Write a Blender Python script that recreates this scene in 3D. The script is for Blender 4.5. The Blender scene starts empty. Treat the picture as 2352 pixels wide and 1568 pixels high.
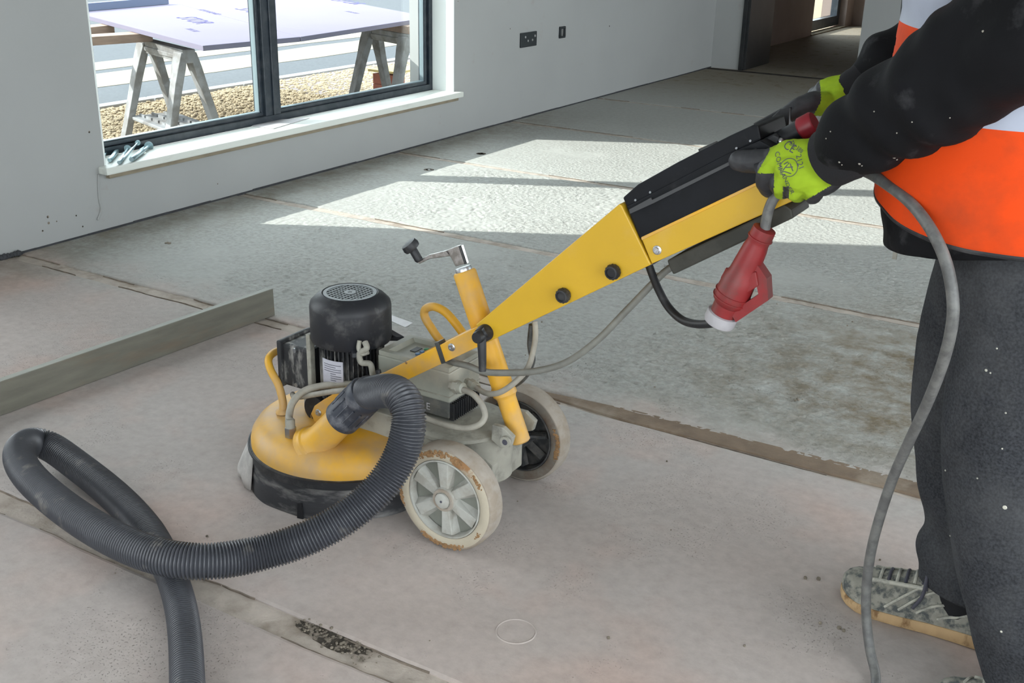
import bpy, bmesh, math, random
from math import sin, cos, pi, radians
from mathutils import Vector, Matrix, noise
from mathutils.bvhtree import BVHTree

random.seed(7)
SC = bpy.context.scene
COL = SC.collection

# ------------------------------------------------------------------ camera
CAM_H = 1.2
FOC = 2537.0                                   # focal length in pixels of a 2352 px wide frame
pit, rol, yaw = radians(21.27), radians(1.35), radians(-30.74)
fwd = Vector((sin(yaw) * cos(pit), cos(yaw) * cos(pit), -sin(pit)))
rgt = Vector((cos(yaw), -sin(yaw), 0))
upv = rgt.cross(fwd)
R_ = rgt * cos(rol) + upv * sin(rol)
U_ = -rgt * sin(rol) + upv * cos(rol)
C0 = Vector((0, 0, CAM_H))
cam = bpy.data.cameras.new('camera'); camo = bpy.data.objects.new('camera', cam); COL.objects.link(camo)
cam.sensor_width = 36; cam.lens = 36 * FOC / 2352; cam.clip_start = 0.02; cam.clip_end = 200
camo.matrix_world = Matrix(((R_.x, U_.x, -fwd.x, C0.x), (R_.y, U_.y, -fwd.y, C0.y), (R_.z, U_.z, -fwd.z, C0.z), (0, 0, 0, 1)))
SC.camera = camo

# ------------------------------------------------------------------ sky, sun, exposure
W = bpy.data.worlds.new('sky'); SC.world = W; W.use_nodes = True
bg = W.node_tree.nodes['Background']; bg.inputs[0].default_value = (0.90, 0.965, 1.0, 1); bg.inputs[1].default_value = 2.6
sl = bpy.data.lights.new('sun', 'SUN'); sl.energy = 4.3; sl.angle = radians(0.6); sl.color = (1, 0.96, 0.89)
so = bpy.data.objects.new('sun', sl); COL.objects.link(so)
so.rotation_euler = Vector((1, 0.54, -0.676)).to_track_quat('-Z', 'Y').to_euler()
SC.view_settings.view_transform = 'Standard'; SC.view_settings.look = 'None'
SC.view_settings.exposure = 1.20; SC.view_settings.gamma = 1.0
SC.view_settings.use_curve_mapping = False
SC.cycles.max_bounces = 10; SC.cycles.diffuse_bounces = 6

# ------------------------------------------------------------------ helpers
def ray(px, py):
    return fwd + R_ * ((px - 1176) / FOC) - U_ * ((py - 784) / FOC)
def on(axis, d, px, py):
    v = ray(px, py); return C0 + v * ((d - C0[axis]) / v[axis])
def U(px, py, Y): return on(1, Y, px, py)      # a point of the vertical plane y = Y
def FL(px, py, z=0.0): return on(2, z, px, py)  # a point at height z
def WX(px, py, X): return on(0, X, px, py)
V = Vector

class MB:
    def __init__(s): s.v = []; s.f = []
    def add(s, vs, fs):
        n = len(s.v); s.v += [V(v) for v in vs]; s.f += [tuple(i + n for i in f) for f in fs]; return s
    def box(s, a, b, M=None):
        (x0, y0, z0), (x1, y1, z1) = a, b
        vs = [V(p) for p in ((x0, y0, z0), (x1, y0, z0), (x1, y1, z0), (x0, y1, z0), (x0, y0, z1), (x1, y0, z1), (x1, y1, z1), (x0, y1, z1))]
        if M: vs = [M @ v for v in vs]
        return s.add(vs, [(0, 3, 2, 1), (4, 5, 6, 7), (0, 1, 5, 4), (1, 2, 6, 5), (2, 3, 7, 6), (3, 0, 4, 7)])
    def loft(s, rings, cap=True, closed=False):
        n = len(rings[0]); m = len(rings); vs = [p for r in rings for p in r]; fs = []
        for i in range(m if closed else m - 1):
            a, b = i * n, ((i + 1) % m) * n
            for j in range(n): fs.append((a + j, a + (j + 1) % n, b + (j + 1) % n, b + j))
        if cap and not closed: fs += [tuple(range(n - 1, -1, -1)), tuple(range((m - 1) * n, m * n))]
        return s.add(vs, fs)
    def cyl(s, p0, p1, r0, r1=None, n=24, cap=True):
        p0, p1 = V(p0), V(p1); r1 = r0 if r1 is None else r1
        return s.lathe([(r0, 0), (r1, (p1 - p0).length)], p0, p1 - p0, n, cap)
    def lathe(s, prof, o, axis=(0, 0, 1), n=32, cap=True):
        o = V(o); q = V(axis).normalized().to_track_quat('Z', 'Y')
        rings = [[o + q @ V((max(r, 1e-5) * cos(2 * pi * k / n), max(r, 1e-5) * sin(2 * pi * k / n), h)) for k in range(n)] for r, h in prof]
        return s.loft(rings, cap)
    def prism(s, poly, dvec):
        a = [V(p) for p in poly]; b = [p + V(dvec) for p in a]
        return s.loft([a, b])
    def tube(s, pts, r, n=12, cap=True):
        pts = [V(p) for p in pts]; m = len(pts); rr = r if callable(r) else (lambda t: r)
        T = [(pts[min(i + 1, m - 1)] - pts[max(i - 1, 0)]).normalized() for i in range(m)]
        x = T[0].orthogonal().normalized(); rings = []
        for i in range(m):
            x = (x - T[i] * x.dot(T[i])).normalized(); y = T[i].cross(x)
            rad = rr(i / (m - 1))
            rings.append([pts[i] + (x * cos(2 * pi * k / n) + y * sin(2 * pi * k / n)) * rad for k in range(n)])
        return s.loft(rings, cap)
    def ico(s, c, r, sub=1, sc=(1, 1, 1)):
        bm = bmesh.new(); bmesh.ops.create_icosphere(bm, subdivisions=sub, radius=1)
        c = V(c); vs = [c + V((v.co.x * r * sc[0], v.co.y * r * sc[1], v.co.z * r * sc[2])) for v in bm.verts]
        fs = [tuple(v.index for v in f.verts) for f in bm.faces]; bm.free(); return s.add(vs, fs)

def spline(P, n=10):
    P = [V(p) for p in P]; out = []
    for i in range(len(P) - 1):
        a, b, c, d = P[max(i - 1, 0)], P[i], P[i + 1], P[min(i + 2, len(P) - 1)]
        for k in range(n):
            t = k / n
            out.append(0.5 * ((2 * b) + (c - a) * t + (2 * a - 5 * b + 4 * c - d) * t * t + (3 * b - 3 * c + d - a) * t ** 3))
    out.append(P[-1]); return out

def props(o, label=None, cat=None, group=None, kind=None):
    if label: o['label'] = label
    if cat: o['category'] = cat
    if group: o['group'] = group
    if kind: o['kind'] = kind
    return o
def thing(name, loc, label, cat, group=None):
    o = bpy.data.objects.new(name, None); COL.objects.link(o); o.location = loc; o.empty_display_size = .05
    return props(o, label, cat, group)
def obj(name, mb, m, parent=None, smooth=False, bevel=0, label=None, sharp=40):
    me = bpy.data.meshes.new(name)
    if isinstance(mb, MB):
        me.from_pydata([tuple(v) for v in mb.v], [], mb.f); me.validate()
        bm = bmesh.new(); bm.from_mesh(me); bmesh.ops.remove_doubles(bm, verts=bm.verts, dist=1e-6)
        bmesh.ops.recalc_face_normals(bm, faces=bm.faces)
        if bevel: bmesh.ops.bevel(bm, geom=[e for e in bm.edges if e.is_manifold and e.calc_face_angle(0) > radians(30)], offset=bevel, segments=2, profile=.6, affect='EDGES', clamp_overlap=True)
        bm.to_mesh(me); bm.free()
    else: me = mb
    if smooth:
        me.polygons.foreach_set('use_smooth', [True] * len(me.polygons)); me.set_sharp_from_angle(angle=radians(sharp))
    for q in (m if isinstance(m, (list, tuple)) else [m]): me.materials.append(q)
    o = bpy.data.objects.new(name, me); COL.objects.link(o)
    if parent:
        root = parent; off = V((0, 0, 0))
        while root: off += root.location; root = root.parent
        o.parent = parent; o.location = -off
    if label: o['label'] = label
    return o

def union(mb, voxel, smooth=4, name='form'):
    """One continuous surface out of overlapping closed volumes."""
    me = bpy.data.meshes.new(name); me.from_pydata([tuple(v) for v in mb.v], [], mb.f)
    bm = bmesh.new(); bm.from_mesh(me); bmesh.ops.recalc_face_normals(bm, faces=bm.faces); bm.to_mesh(me); bm.free()
    o = bpy.data.objects.new(name, me); COL.objects.link(o)
    r = o.modifiers.new('r', 'REMESH'); r.mode = 'VOXEL'; r.voxel_size = voxel
    s = o.modifiers.new('s', 'SMOOTH'); s.factor = .6; s.iterations = smooth
    dg = bpy.context.evaluated_depsgraph_get(); dg.update()
    out = bpy.data.meshes.new_from_object(o.evaluated_get(dg)); bpy.data.objects.remove(o); return out
def limb(mb, pts, radii, n=16):
    """Tapered limb with round joints (pts world, radii per joint)."""
    for i in range(len(pts) - 1):
        a, b = V(pts[i]), V(pts[i + 1]); mb.cyl(a, b, radii[i], radii[i + 1], n)
    for p, r in zip(pts, radii): mb.ico(p, r, 2)
    return mb
def ruffle(me, fn):
    me.update(); nn = [v.normal.copy() for v in me.vertices]
    for v, n in zip(me.vertices, nn): v.co += n * fn(v.co)
    me.update()

# ------------------------------------------------------------------ materials (object space = world metres)
def mat(name, col, rough=.6, metal=0., var=0., vscale=8., col2=None, mix=.0, mscale=5., mlo=.45, mhi=.6, bump=0., bscale=60., bdist=.002, spec=None, stretch=None, detail=5, trans=0, coat=0):
    m = bpy.data.materials.new(name); m.use_nodes = True; nt = m.node_tree; N = nt.nodes; L = nt.links
    b = N['Principled BSDF']; b.inputs['Roughness'].default_value = rough; b.inputs['Metallic'].default_value = metal
    if spec is not None: b.inputs['Specular IOR Level'].default_value = spec
    if coat: b.inputs['Coat Weight'].default_value = coat; b.inputs['Coat Roughness'].default_value = .25
    tc = N.new('ShaderNodeTexCoord'); src = tc.outputs['Object']
    if stretch:
        mp = N.new('ShaderNodeMapping'); mp.inputs['Scale'].default_value = stretch; L.new(src, mp.inputs[0]); src = mp.outputs[0]
    c4 = (*col, 1); cur = None
    if var:
        n1 = N.new('ShaderNodeTexNoise'); n1.inputs['Scale'].default_value = vscale; n1.inputs['Detail'].default_value = detail; L.new(src, n1.inputs[0])
        r1 = N.new('ShaderNodeMapRange'); r1.inputs[1].default_value = .3; r1.inputs[2].default_value = .7; r1.inputs[3].default_value = 1 - var; r1.inputs[4].default_value = 1 + var
        L.new(n1.outputs[0], r1.inputs[0])
        mu = N.new('ShaderNodeMix'); mu.data_type = 'RGBA'; mu.blend_type = 'MULTIPLY'; mu.inputs[0].default_value = 1; mu.inputs[6].default_value = c4
        L.new(r1.outputs[0], mu.inputs[7]); cur = mu.outputs[2]
    if col2 is not None:
        n2 = N.new('ShaderNodeTexNoise'); n2.inputs['Scale'].default_value = mscale; n2.inputs['Detail'].default_value = 8; n2.inputs['Roughness'].default_value = .62; L.new(src, n2.inputs[0])
        r2 = N.new('ShaderNodeMapRange'); r2.inputs[1].default_value = mlo; r2.inputs[2].default_value = mhi; r2.inputs[4].default_value = mix
        L.new(n2.outputs[0], r2.inputs[0])
        mx = N.new('ShaderNodeMix'); mx.data_type = 'RGBA'; mx.inputs[6].default_value = c4; mx.inputs[7].default_value = (*col2, 1)
        L.new(r2.outputs[0], mx.inputs[0])
        if cur: L.new(cur, mx.inputs[6])
        cur = mx.outputs[2]
    if cur: L.new(cur, b.inputs['Base Color'])
    else: b.inputs['Base Color'].default_value = c4
    if bump:
        n3 = N.new('ShaderNodeTexNoise'); n3.inputs['Scale'].default_value = bscale; n3.inputs['Detail'].default_value = 6; L.new(src, n3.inputs[0])
        bp = N.new('ShaderNodeBump'); bp.inputs['Strength'].default_value = bump; bp.inputs['Distance'].default_value = bdist
        L.new(n3.outputs[0], bp.inputs['Height']); L.new(bp.outputs[0], b.inputs['Normal'])
    return m

def s2l(r, g, b):
    f = lambda c: c / 12.92 if c <= .04045 else ((c + .055) / 1.055) ** 2.4
    return (f(r / 255), f(g / 255), f(b / 255))

DUST = s2l(196, 176, 158)
M = {}
M['yellow'] = mat('yellow_paint', s2l(216, 162, 40), .5, var=.05, vscale=14, col2=s2l(168, 146, 120), mix=.85, mscale=6, mlo=.40, mhi=.66, bump=.15, bscale=160, bdist=.0006)
M['yellow_clean'] = mat('yellow_sheet_paint', s2l(198, 158, 38), .4, var=.04, vscale=10, col2=s2l(208, 172, 110), mix=.35, mscale=9, mlo=.55, mhi=.75, bump=.08, bscale=200, bdist=.0005)
M['housing'] = mat('black_housing_paint', (.0065, .0075, .010), .55, var=.2, vscale=30, col2=(.07, .07, .07), mix=.3, mscale=24, mlo=.6, mhi=.8, spec=.22)
M['black'] = mat('black_plastic', (.012, .013, .016), .5, var=.2, vscale=30, col2=(.16, .155, .15), mix=.35, mscale=24, mlo=.52, mhi=.75)
M['motor'] = mat('black_motor_paint', (.009, .010, .014), .5, var=.2, vscale=30, col2=(.15, .145, .14), mix=.5, mscale=22, mlo=.52, mhi=.74, bump=.25, bscale=90, bdist=.001)
M['motor_dusty'] = mat('dusty_motor_casting', (.018, .019, .022), .6, var=.2, vscale=30, col2=(.30, .29, .27), mix=.8, mscale=34, mlo=.50, mhi=.64, stretch=(1, 1, .35))
M['rubber'] = mat('dusty_black_rubber', (.022, .023, .027), .6, var=.2, vscale=20, col2=(.30, .29, .28), mix=.75, mscale=12, mlo=.50, mhi=.72, bump=.4, bscale=60, bdist=.002, stretch=(.6, .6, 2.2))
M['hose'] = mat('grey_hose_plastic', (.055, .058, .068), .36, var=.15, vscale=10, col2=(.30, .28, .25), mix=.5, mscale=16, mlo=.60, mhi=.74)
M['cuff'] = mat('hose_cuff_plastic', (.035, .040, .055), .5, col2=(.30, .30, .32), mix=.5, mscale=26, mlo=.52, mhi=.72, bump=.3, bscale=60)
M['castgrey'] = mat('grey_inverter_plastic', s2l(150, 152, 142), .55, var=.08, vscale=20, col2=s2l(172, 166, 152), mix=.6, mscale=12)
M['dirtygrey'] = mat('dusty_grey_casting', s2l(150, 148, 138), .65, var=.15, vscale=24, col2=s2l(92, 90, 84), mix=.7, mscale=22, mlo=.5, mhi=.68, bump=.25, bscale=80)
M['cable'] = mat('dusty_grey_cable', s2l(146, 142, 132), .6, var=.2, vscale=40)
M['mains'] = mat('dusty_mains_cable', s2l(112, 112, 106), .6, var=.25, vscale=30)
M['darkcable'] = mat('dark_cable', (.045, .047, .046), .5, var=.25, vscale=40, col2=(.15, .15, .14), mix=.5, mscale=30)
M['extcable'] = mat('grey_rubber_cable', (.10, .10, .098), .5, var=.25, vscale=60, col2=(.17, .17, .16), mix=.6, mscale=50)
M['chrome'] = mat('worn_chrome', (.62, .62, .62), .28, 1, col2=(.25, .23, .2), mix=.6, mscale=60)
M['steel'] = mat('zinc_steel', (.55, .57, .60), .35, 1, var=.1, vscale=90)
M['red'] = mat('dirty_red_plastic', s2l(128, 30, 32), .5, var=.12, vscale=30, col2=s2l(92, 58, 54), mix=.75, mscale=16, mlo=.45, mhi=.62, bump=.1, bscale=90, bdist=.001)
M['collar'] = mat('scuffed_white_collar', s2l(166, 164, 168), .6, var=.05, vscale=60, bump=.3, bscale=120)
M['redknob'] = mat('red_switch_plastic', s2l(138, 30, 42), .45)
M['white'] = mat('white_plastic', s2l(190, 188, 190), .5, var=.05, vscale=50, bump=.2, bscale=120)
M['tyre'] = mat('dirty_cream_tyre', s2l(174, 165, 147), .75, var=.06, vscale=30, col2=s2l(140, 96, 50), mix=.9, mscale=11, mlo=.56, mhi=.62, bump=.4, bscale=60)
M['tread'] = mat('worn_grey_tread', s2l(158, 150, 140), .75, var=.08, vscale=40, col2=s2l(128, 112, 92), mix=.5, mscale=18, bump=.2, bscale=90)
M['rim'] = mat('cast_grey_rim', s2l(170, 170, 164), .55, var=.06, vscale=40, col2=s2l(140, 134, 122), mix=.5, mscale=30)
M['mud'] = mat('dried_brown_mud', s2l(142, 110, 76), .95, var=.3, vscale=120, bump=1, bscale=160, bdist=.003)
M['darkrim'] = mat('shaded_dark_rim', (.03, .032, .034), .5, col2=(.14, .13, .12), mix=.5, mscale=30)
M['paper'] = mat('printed_label_paper', s2l(176, 175, 184), .6, var=.05, vscale=60)
M['ink'] = mat('label_ink', (.06, .06, .08), .7)
M['green'] = mat('green_key', (.02, .22, .07), .5); M['redkey'] = mat('red_key', (.45, .04, .03), .5); M['bluekey'] = mat('blue_key', (.08, .18, .35), .5)
M['jacket'] = mat('black_jacket_cloth', (.0042, .0044, .0056), .85, var=.3, vscale=14, col2=(.075, .075, .08), mix=.55, mscale=16, mlo=.60, mhi=.80, bump=.3, bscale=220, bdist=.001, spec=.2)
M['vest'] = mat('orange_hi_vis_cloth', s2l(214, 66, 4), .75, var=.06, vscale=12, col2=s2l(122, 56, 30), mix=.55, mscale=7, mlo=.50, mhi=.74, bump=.15, bscale=500, bdist=.0006, spec=.25)
M['band'] = mat('silver_reflective_band', s2l(158, 164, 180), .5, var=.05, vscale=30)
M['jersey'] = mat('grey_marl_jogger_cloth', (.036, .038, .043), .95, var=.40, vscale=260, col2=(.092, .094, .096), mix=.55, mscale=9, mlo=.45, mhi=.75, bump=.4, bscale=380, bdist=.001, spec=.15, detail=2)
M['lime'] = mat('lime_glove_knit', s2l(144, 172, 38), .85, var=.10, vscale=34, col2=s2l(132, 158, 30), mix=.5, mscale=40, mlo=.55, mhi=.75, bump=.35, bscale=500, bdist=.0006, spec=.2)
M['nitrile'] = mat('black_glove_coating', (.026, .027, .031), .55, var=.2, vscale=40, col2=(.07, .07, .075), mix=.5, mscale=30, mlo=.5, mhi=.75)
M['skin'] = mat('skin', s2l(196, 146, 118), .55, var=.05, vscale=20); M['hair'] = mat('brown_hair', (.03, .018, .01), .6, bump=.6, bscale=200)
M['sock'] = mat('black_sock_knit', (.008, .008, .01), .95, bump=.3, bscale=400)
M['shoe'] = mat('dusty_grey_trainer_mesh', s2l(146, 144, 134), .85, var=.2, vscale=60, col2=s2l(70, 76, 78), mix=.9, mscale=55, mlo=.46, mhi=.60, bump=.5, bscale=140, bdist=.002)
M['shoelight'] = mat('pale_shoe_overlay', s2l(186, 184, 172), .8, var=.1, vscale=60, col2=s2l(110, 112, 108), mix=.6, mscale=40)
M['sole'] = mat('tan_foam_sole', s2l(186, 156, 116), .8, var=.12, vscale=40, col2=s2l(110, 78, 44), mix=.8, mscale=34, mlo=.54, mhi=.64, stretch=(1, 1, .4))
M['plaster'] = mat('white_plaster_wall', s2l(160, 162, 161), .85, var=.03, vscale=2.2, col2=s2l(150, 140, 128), mix=.5, mscale=7, mlo=.66, mhi=.78, bump=.12, bscale=30, bdist=.002)
M['reveal'] = mat('white_painted_reveal', s2l(232, 238, 236), .8, var=.02, vscale=3)
M['sill'] = mat('white_sill_board', s2l(212, 216, 210), .45, var=.03, vscale=9, col2=s2l(160, 158, 148), mix=.4, mscale=9, mlo=.56, mhi=.76, stretch=(2, .5, 2))
M['silledge'] = mat('raw_board_edge', s2l(136, 126, 108), .85, var=.2, vscale=30, stretch=(2, .4, 2))
M['anthracite'] = mat('anthracite_window_frame', (.017, .026, .037), .35, var=.08, vscale=20, col2=(.18, .18, .18), mix=.12, mscale=20)
M['gasket'] = mat('glazing_spacer', s2l(120, 136, 142), .4)
M['bar'] = mat('weathered_metal_bar', s2l(98, 96, 86), .6, .0, var=.15, vscale=16, col2=s2l(120, 92, 66), mix=.45, mscale=6, mlo=.5, mhi=.72, bump=.2, bscale=60, stretch=(3, .5, 3))
M['bartop'] = mat('pale_bar_edge', s2l(150, 152, 144), .7, var=.15, vscale=12, stretch=(2, .4, 2))
M['foam'] = mat('lilac_foam_board', s2l(121, 117, 133), .95, spec=.05, var=.02, vscale=3)
M['foamink'] = mat('violet_board_ink', s2l(34, 26, 100), .8)
M['wood'] = mat('sawn_pine', s2l(132, 112, 98), .8, var=.15, vscale=12, stretch=(6, .6, 6), bump=.2)
M['trestle'] = mat('dirty_grey_trestle_plastic', s2l(134, 136, 138), .6, var=.12, vscale=14, col2=s2l(84, 78, 72), mix=.6, mscale=9)
M['asphalt'] = mat('grey_asphalt', s2l(64, 69, 74), .9, var=.22, vscale=40, bump=.5, bscale=200, bdist=.004)
M['sandstrip'] = mat('sandy_road_dust', s2l(124, 120, 106), .95, var=.12, vscale=16, bump=.3, stretch=(6, .5, 1))
M['kerb'] = mat('pale_concrete_kerb', s2l(144, 144, 144), .85, var=.06, vscale=20)
M['soil'] = mat('sandy_soil', s2l(142, 126, 101), .98, var=.2, vscale=24, bump=.8, bscale=60, bdist=.01)
M['stone'] = mat('buff_gravel', s2l(156, 141, 114), .9, var=.25, vscale=22)
M['brick'] = mat('red_brick', s2l(150, 90, 76), .9, var=.15, vscale=20, bump=.4)
M['ply'] = mat('pale_plywood', s2l(196, 178, 120), .8, var=.08, vscale=10, stretch=(5, 1, 1))
M['darkpanel'] = mat('dark_door_paint', (.008, .010, .012), .4, col2=(.03, .03, .03), mix=.5, mscale=4)
M['bolt'] = mat('blue_zinc_bolt', s2l(150, 172, 178), .3, .85, var=.15, vscale=120)
M['nickel'] = mat('dark_socket_box', (.022, .028, .032), .5, .0, var=.2, vscale=120)
M['screw'] = mat('socket_screw_metal', (.5, .5, .5), .4, .8)

def glass_mat():
    m = bpy.data.materials.new('window_glass'); m.use_nodes = True; nt = m.node_tree; N = nt.nodes; L = nt.links
    out = N['Material Output']; N.remove(N['Principled BSDF'])
    t = N.new('ShaderNodeBsdfTransparent'); t.inputs[0].default_value = (.93, .96, .965, 1)
    g = N.new('ShaderNodeBsdfGlossy'); g.inputs['Roughness'].default_value = .01
    lw = N.new('ShaderNodeLayerWeight'); lw.inputs[0].default_value = .5
    pw = N.new('ShaderNodeMath'); pw.operation = 'POWER'; pw.inputs[1].default_value = 5; L.new(lw.outputs['Facing'], pw.inputs[0])
    fr = N.new('ShaderNodeMath'); fr.operation = 'MULTIPLY_ADD'; fr.inputs[1].default_value = .9; fr.inputs[2].default_value = .03; L.new(pw.outputs[0], fr.inputs[0])
    mx = N.new('ShaderNodeMixShader'); L.new(fr.outputs[0], mx.inputs[0]); L.new(t.outputs[0], mx.inputs[1]); L.new(g.outputs[0], mx.inputs[2]); L.new(mx.outputs[0], out.inputs[0])
    return m
M['glass'] = glass_mat()

def floor_mat():
    """Ground screed: smooth pinkish grey near the camera side, finely scabbled beyond in painted window-light blue grey, brown stains, far end painted dim."""
    m = bpy.data.materials.new('ground_concrete'); m.use_nodes = True; nt = m.node_tree; N = nt.nodes; L = nt.links
    b = N['Principled BSDF']; b.inputs['Roughness'].default_value = .88; b.inputs['Specular IOR Level'].default_value = .25
    geo = N.new('ShaderNodeNewGeometry'); P = geo.outputs['Position']
    sep = N.new('ShaderNodeSeparateXYZ'); L.new(P, sep.inputs[0])
    def noi(sc, det=5, rough=.55, src=P, lac=2.0):
        n = N.new('ShaderNodeTexNoise'); n.inputs['Scale'].default_value = sc; n.inputs['Detail'].default_value = det; n.inputs['Roughness'].default_value = rough; L.new(src, n.inputs[0]); return n.outputs[0]
    def mr(x, a, c, lo=0., hi=1., smooth=False):
        r = N.new('ShaderNodeMapRange'); r.inputs[1].default_value = a; r.inputs[2].default_value = c; r.inputs[3].default_value = lo; r.inputs[4].default_value = hi
        if smooth: r.interpolation_type = 'SMOOTHSTEP'
        L.new(x, r.inputs[0]); return r.outputs[0]
    def ma(op, a, c=None, v=None):
        n = N.new('ShaderNodeMath'); n.operation = op; L.new(a, n.inputs[0])
        if c is not None: L.new(c, n.inputs[1])
        if v is not None: n.inputs[1].default_value = v
        return n.outputs[0]
    def mixc(fac, c1, c2, bt='MIX'):
        n = N.new('ShaderNodeMix'); n.data_type = 'RGBA'; n.blend_type = bt
        if isinstance(fac, float): n.inputs[0].default_value = fac
        else: L.new(fac, n.inputs[0])
        for i, c in ((6, c1), (7, c2)):
            if isinstance(c, tuple): n.inputs[i].default_value = (*c, 1)
            else: L.new(c, n.inputs[i])
        return n.outputs[2]
    X, Y = sep.outputs[0], sep.outputs[1]
    big = noi(1.1, 4); mid = noi(4.5, 6, .6); fine = noi(38, 6, .65)
    far = mr(ma('ADD', Y, ma('MULTIPLY', mid, v=.6)), 2.5, 2.9, smooth=True)
    base = mixc(mr(big, .38, .62), s2l(186, 175, 169), s2l(178, 172, 168))
    base = mixc(mr(noi(2.6, 3), .5, .7), base, s2l(190, 170, 161))
    base = mixc(far, base, s2l(172, 174, 170))  # blue grey of the window light put into the far colour
    base = mixc(mr(fine, .3, .7), base, mixc(.28, base, s2l(118, 108, 100)))
    # pits and scratches in the ground surface
    pits = mr(noi(210, 4, .7), .60, .70); pm = ma('MULTIPLY', pits, mr(noi(3.2, 5, .6), .50, .62))
    base = mixc(ma('MULTIPLY', pm, v=.42), base, s2l(104, 92, 84))
    # brown dirt: right of scabbled bay, along the wall; far end also painted dim
    g1 = ma('MULTIPLY', mr(X, -1.5, -.4, smooth=True), ma('MULTIPLY', mr(Y, 2.3, 2.7), mr(Y, 3.9, 3.2)))
    g2 = mr(Y, 6.8, 8.8, smooth=True)
    g3 = ma('MULTIPLY', mr(X, -3.1, -3.5), mr(Y, 6.5, 6.0))
    grit_dim = ma('MAXIMUM', ma('MAXIMUM', ma('MULTIPLY', g1, v=1.0), g2), ma('MULTIPLY', g3, v=.6))
    gr = ma('MULTIPLY', grit_dim, mr(noi(9, 8, .7), .35, .62))
    gr = ma('MAXIMUM', gr, ma('MULTIPLY', g2, v=.72))
    base = mixc(gr, base, s2l(114, 101, 80))
    # shade painted into the hollows so the scabbled relief reads
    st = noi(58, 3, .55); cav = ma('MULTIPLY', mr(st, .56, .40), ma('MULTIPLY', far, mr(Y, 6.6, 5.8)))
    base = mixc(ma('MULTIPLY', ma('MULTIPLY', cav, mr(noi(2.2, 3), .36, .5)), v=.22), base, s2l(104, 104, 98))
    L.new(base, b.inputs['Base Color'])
    # relief
    vor = N.new('ShaderNodeTexVoronoi'); vor.inputs['Scale'].default_value = 62; L.new(P, vor.inputs[0])
    band = ma('MULTIPLY', far, mr(noi(2.2, 3), .34, .46))
    band = ma('MULTIPLY', band, mr(X, -3.3, -2.6)); band = ma('MULTIPLY', band, mr(Y, 6.6, 5.8))
    h = ma('MULTIPLY', ma('ADD', st, ma('MULTIPLY', vor.outputs[0], v=.5)), band)
    h = ma('ADD', h, ma('MULTIPLY', fine, v=.16)); h = ma('SUBTRACT', h, ma('MULTIPLY', pm, v=.8))
    bp = N.new('ShaderNodeBump'); bp.inputs['Strength'].default_value = .8; bp.inputs['Distance'].default_value = .0062
    L.new(h, bp.inputs['Height']); L.new(bp.outputs[0], b.inputs['Normal'])
    return m
M['floor'] = floor_mat()
M['joint'] = mat('joint_mortar', s2l(174, 164, 154), .95, var=.15, vscale=20, col2=s2l(132, 120, 106), mix=.7, mscale=9, mlo=.50, mhi=.66, bump=.6, bscale=90, bdist=.004)
M['rubble'] = mat('broken_concrete', s2l(120, 112, 100), .95, var=.4, vscale=60, bump=.8, bscale=80)

# ================================================================== SETTING
GZ_ = -.15
XW = -3.51; XF = -3.65                            # inner wall face, inner face of the window frame
WY0, WY1, WZ0, WZ1 = 2.80, 5.20, .25, 2.15          # window opening
CEIL = 2.5
fl = obj('floor', MB().box((-3.8, -3.2, -.12), (3.2, 15, -.005)), M['joint']); props(fl, kind='structure')
JY = [-3.2, -1.05, .08, 1.225, 2.365, 3.51, 4.66, 5.82, 6.98, 9.02]
def slab(y0, y1, x0=XW, x1=3.2, top=0.0, w0=.024, w1=.024):
    a, b = y0 + w0, y1 - w1; n = 70; mb = MB(); rows = []
    ys = [a, a + .012, b - .012, b]
    for i in range(n + 1):
        x = x0 + (x1 - x0) * i / n
        j0 = noise.noise(V((x * 9, y0 * 7, 0))) * .006 + noise.noise(V((x * 31, y0 * 3, 2))) * .003
        j1 = noise.noise(V((x * 9, y1 * 7, 5))) * .006 + noise.noise(V((x * 31, y1 * 3, 9))) * .003
        rows.append([V((x, a + j0, -.03)), V((x, a + j0, top - .002)), V((x, a + j0 + .007, top)), V((x, b + j1 - .007, top)), V((x, b + j1, top - .002)), V((x, b + j1, -.03))])
    mb.loft(rows, cap=True)
    return mb
def relief(x, y, y0, y1):
    """Scabbled ridges, 2-3 mm high, fading out near joints, wall and in trowelled patches."""
    e = min(y - y0, y1 - y) / .12; e = max(0, min(1, e)) ** .7
    m = noise.noise(V((x * 1.5, y * 2.2, 3))) * 1.6 + .75; m = max(0, min(1, m)); w = max(0, min(1, (x + 3.3) / .55))
    if e * m * w <= 0: return 0
    q = noise.noise(V((x * 30, y * 30, 7))) * .9
    n1 = 1 - abs(noise.noise(V((x * 38 + q, y * 50 - q, 1)))) * 2.6; n2 = noise.noise(V((x * 95, y * 95, 4)))
    return e * m * w * (.0034 * n1 + .0010 * n2)
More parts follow.
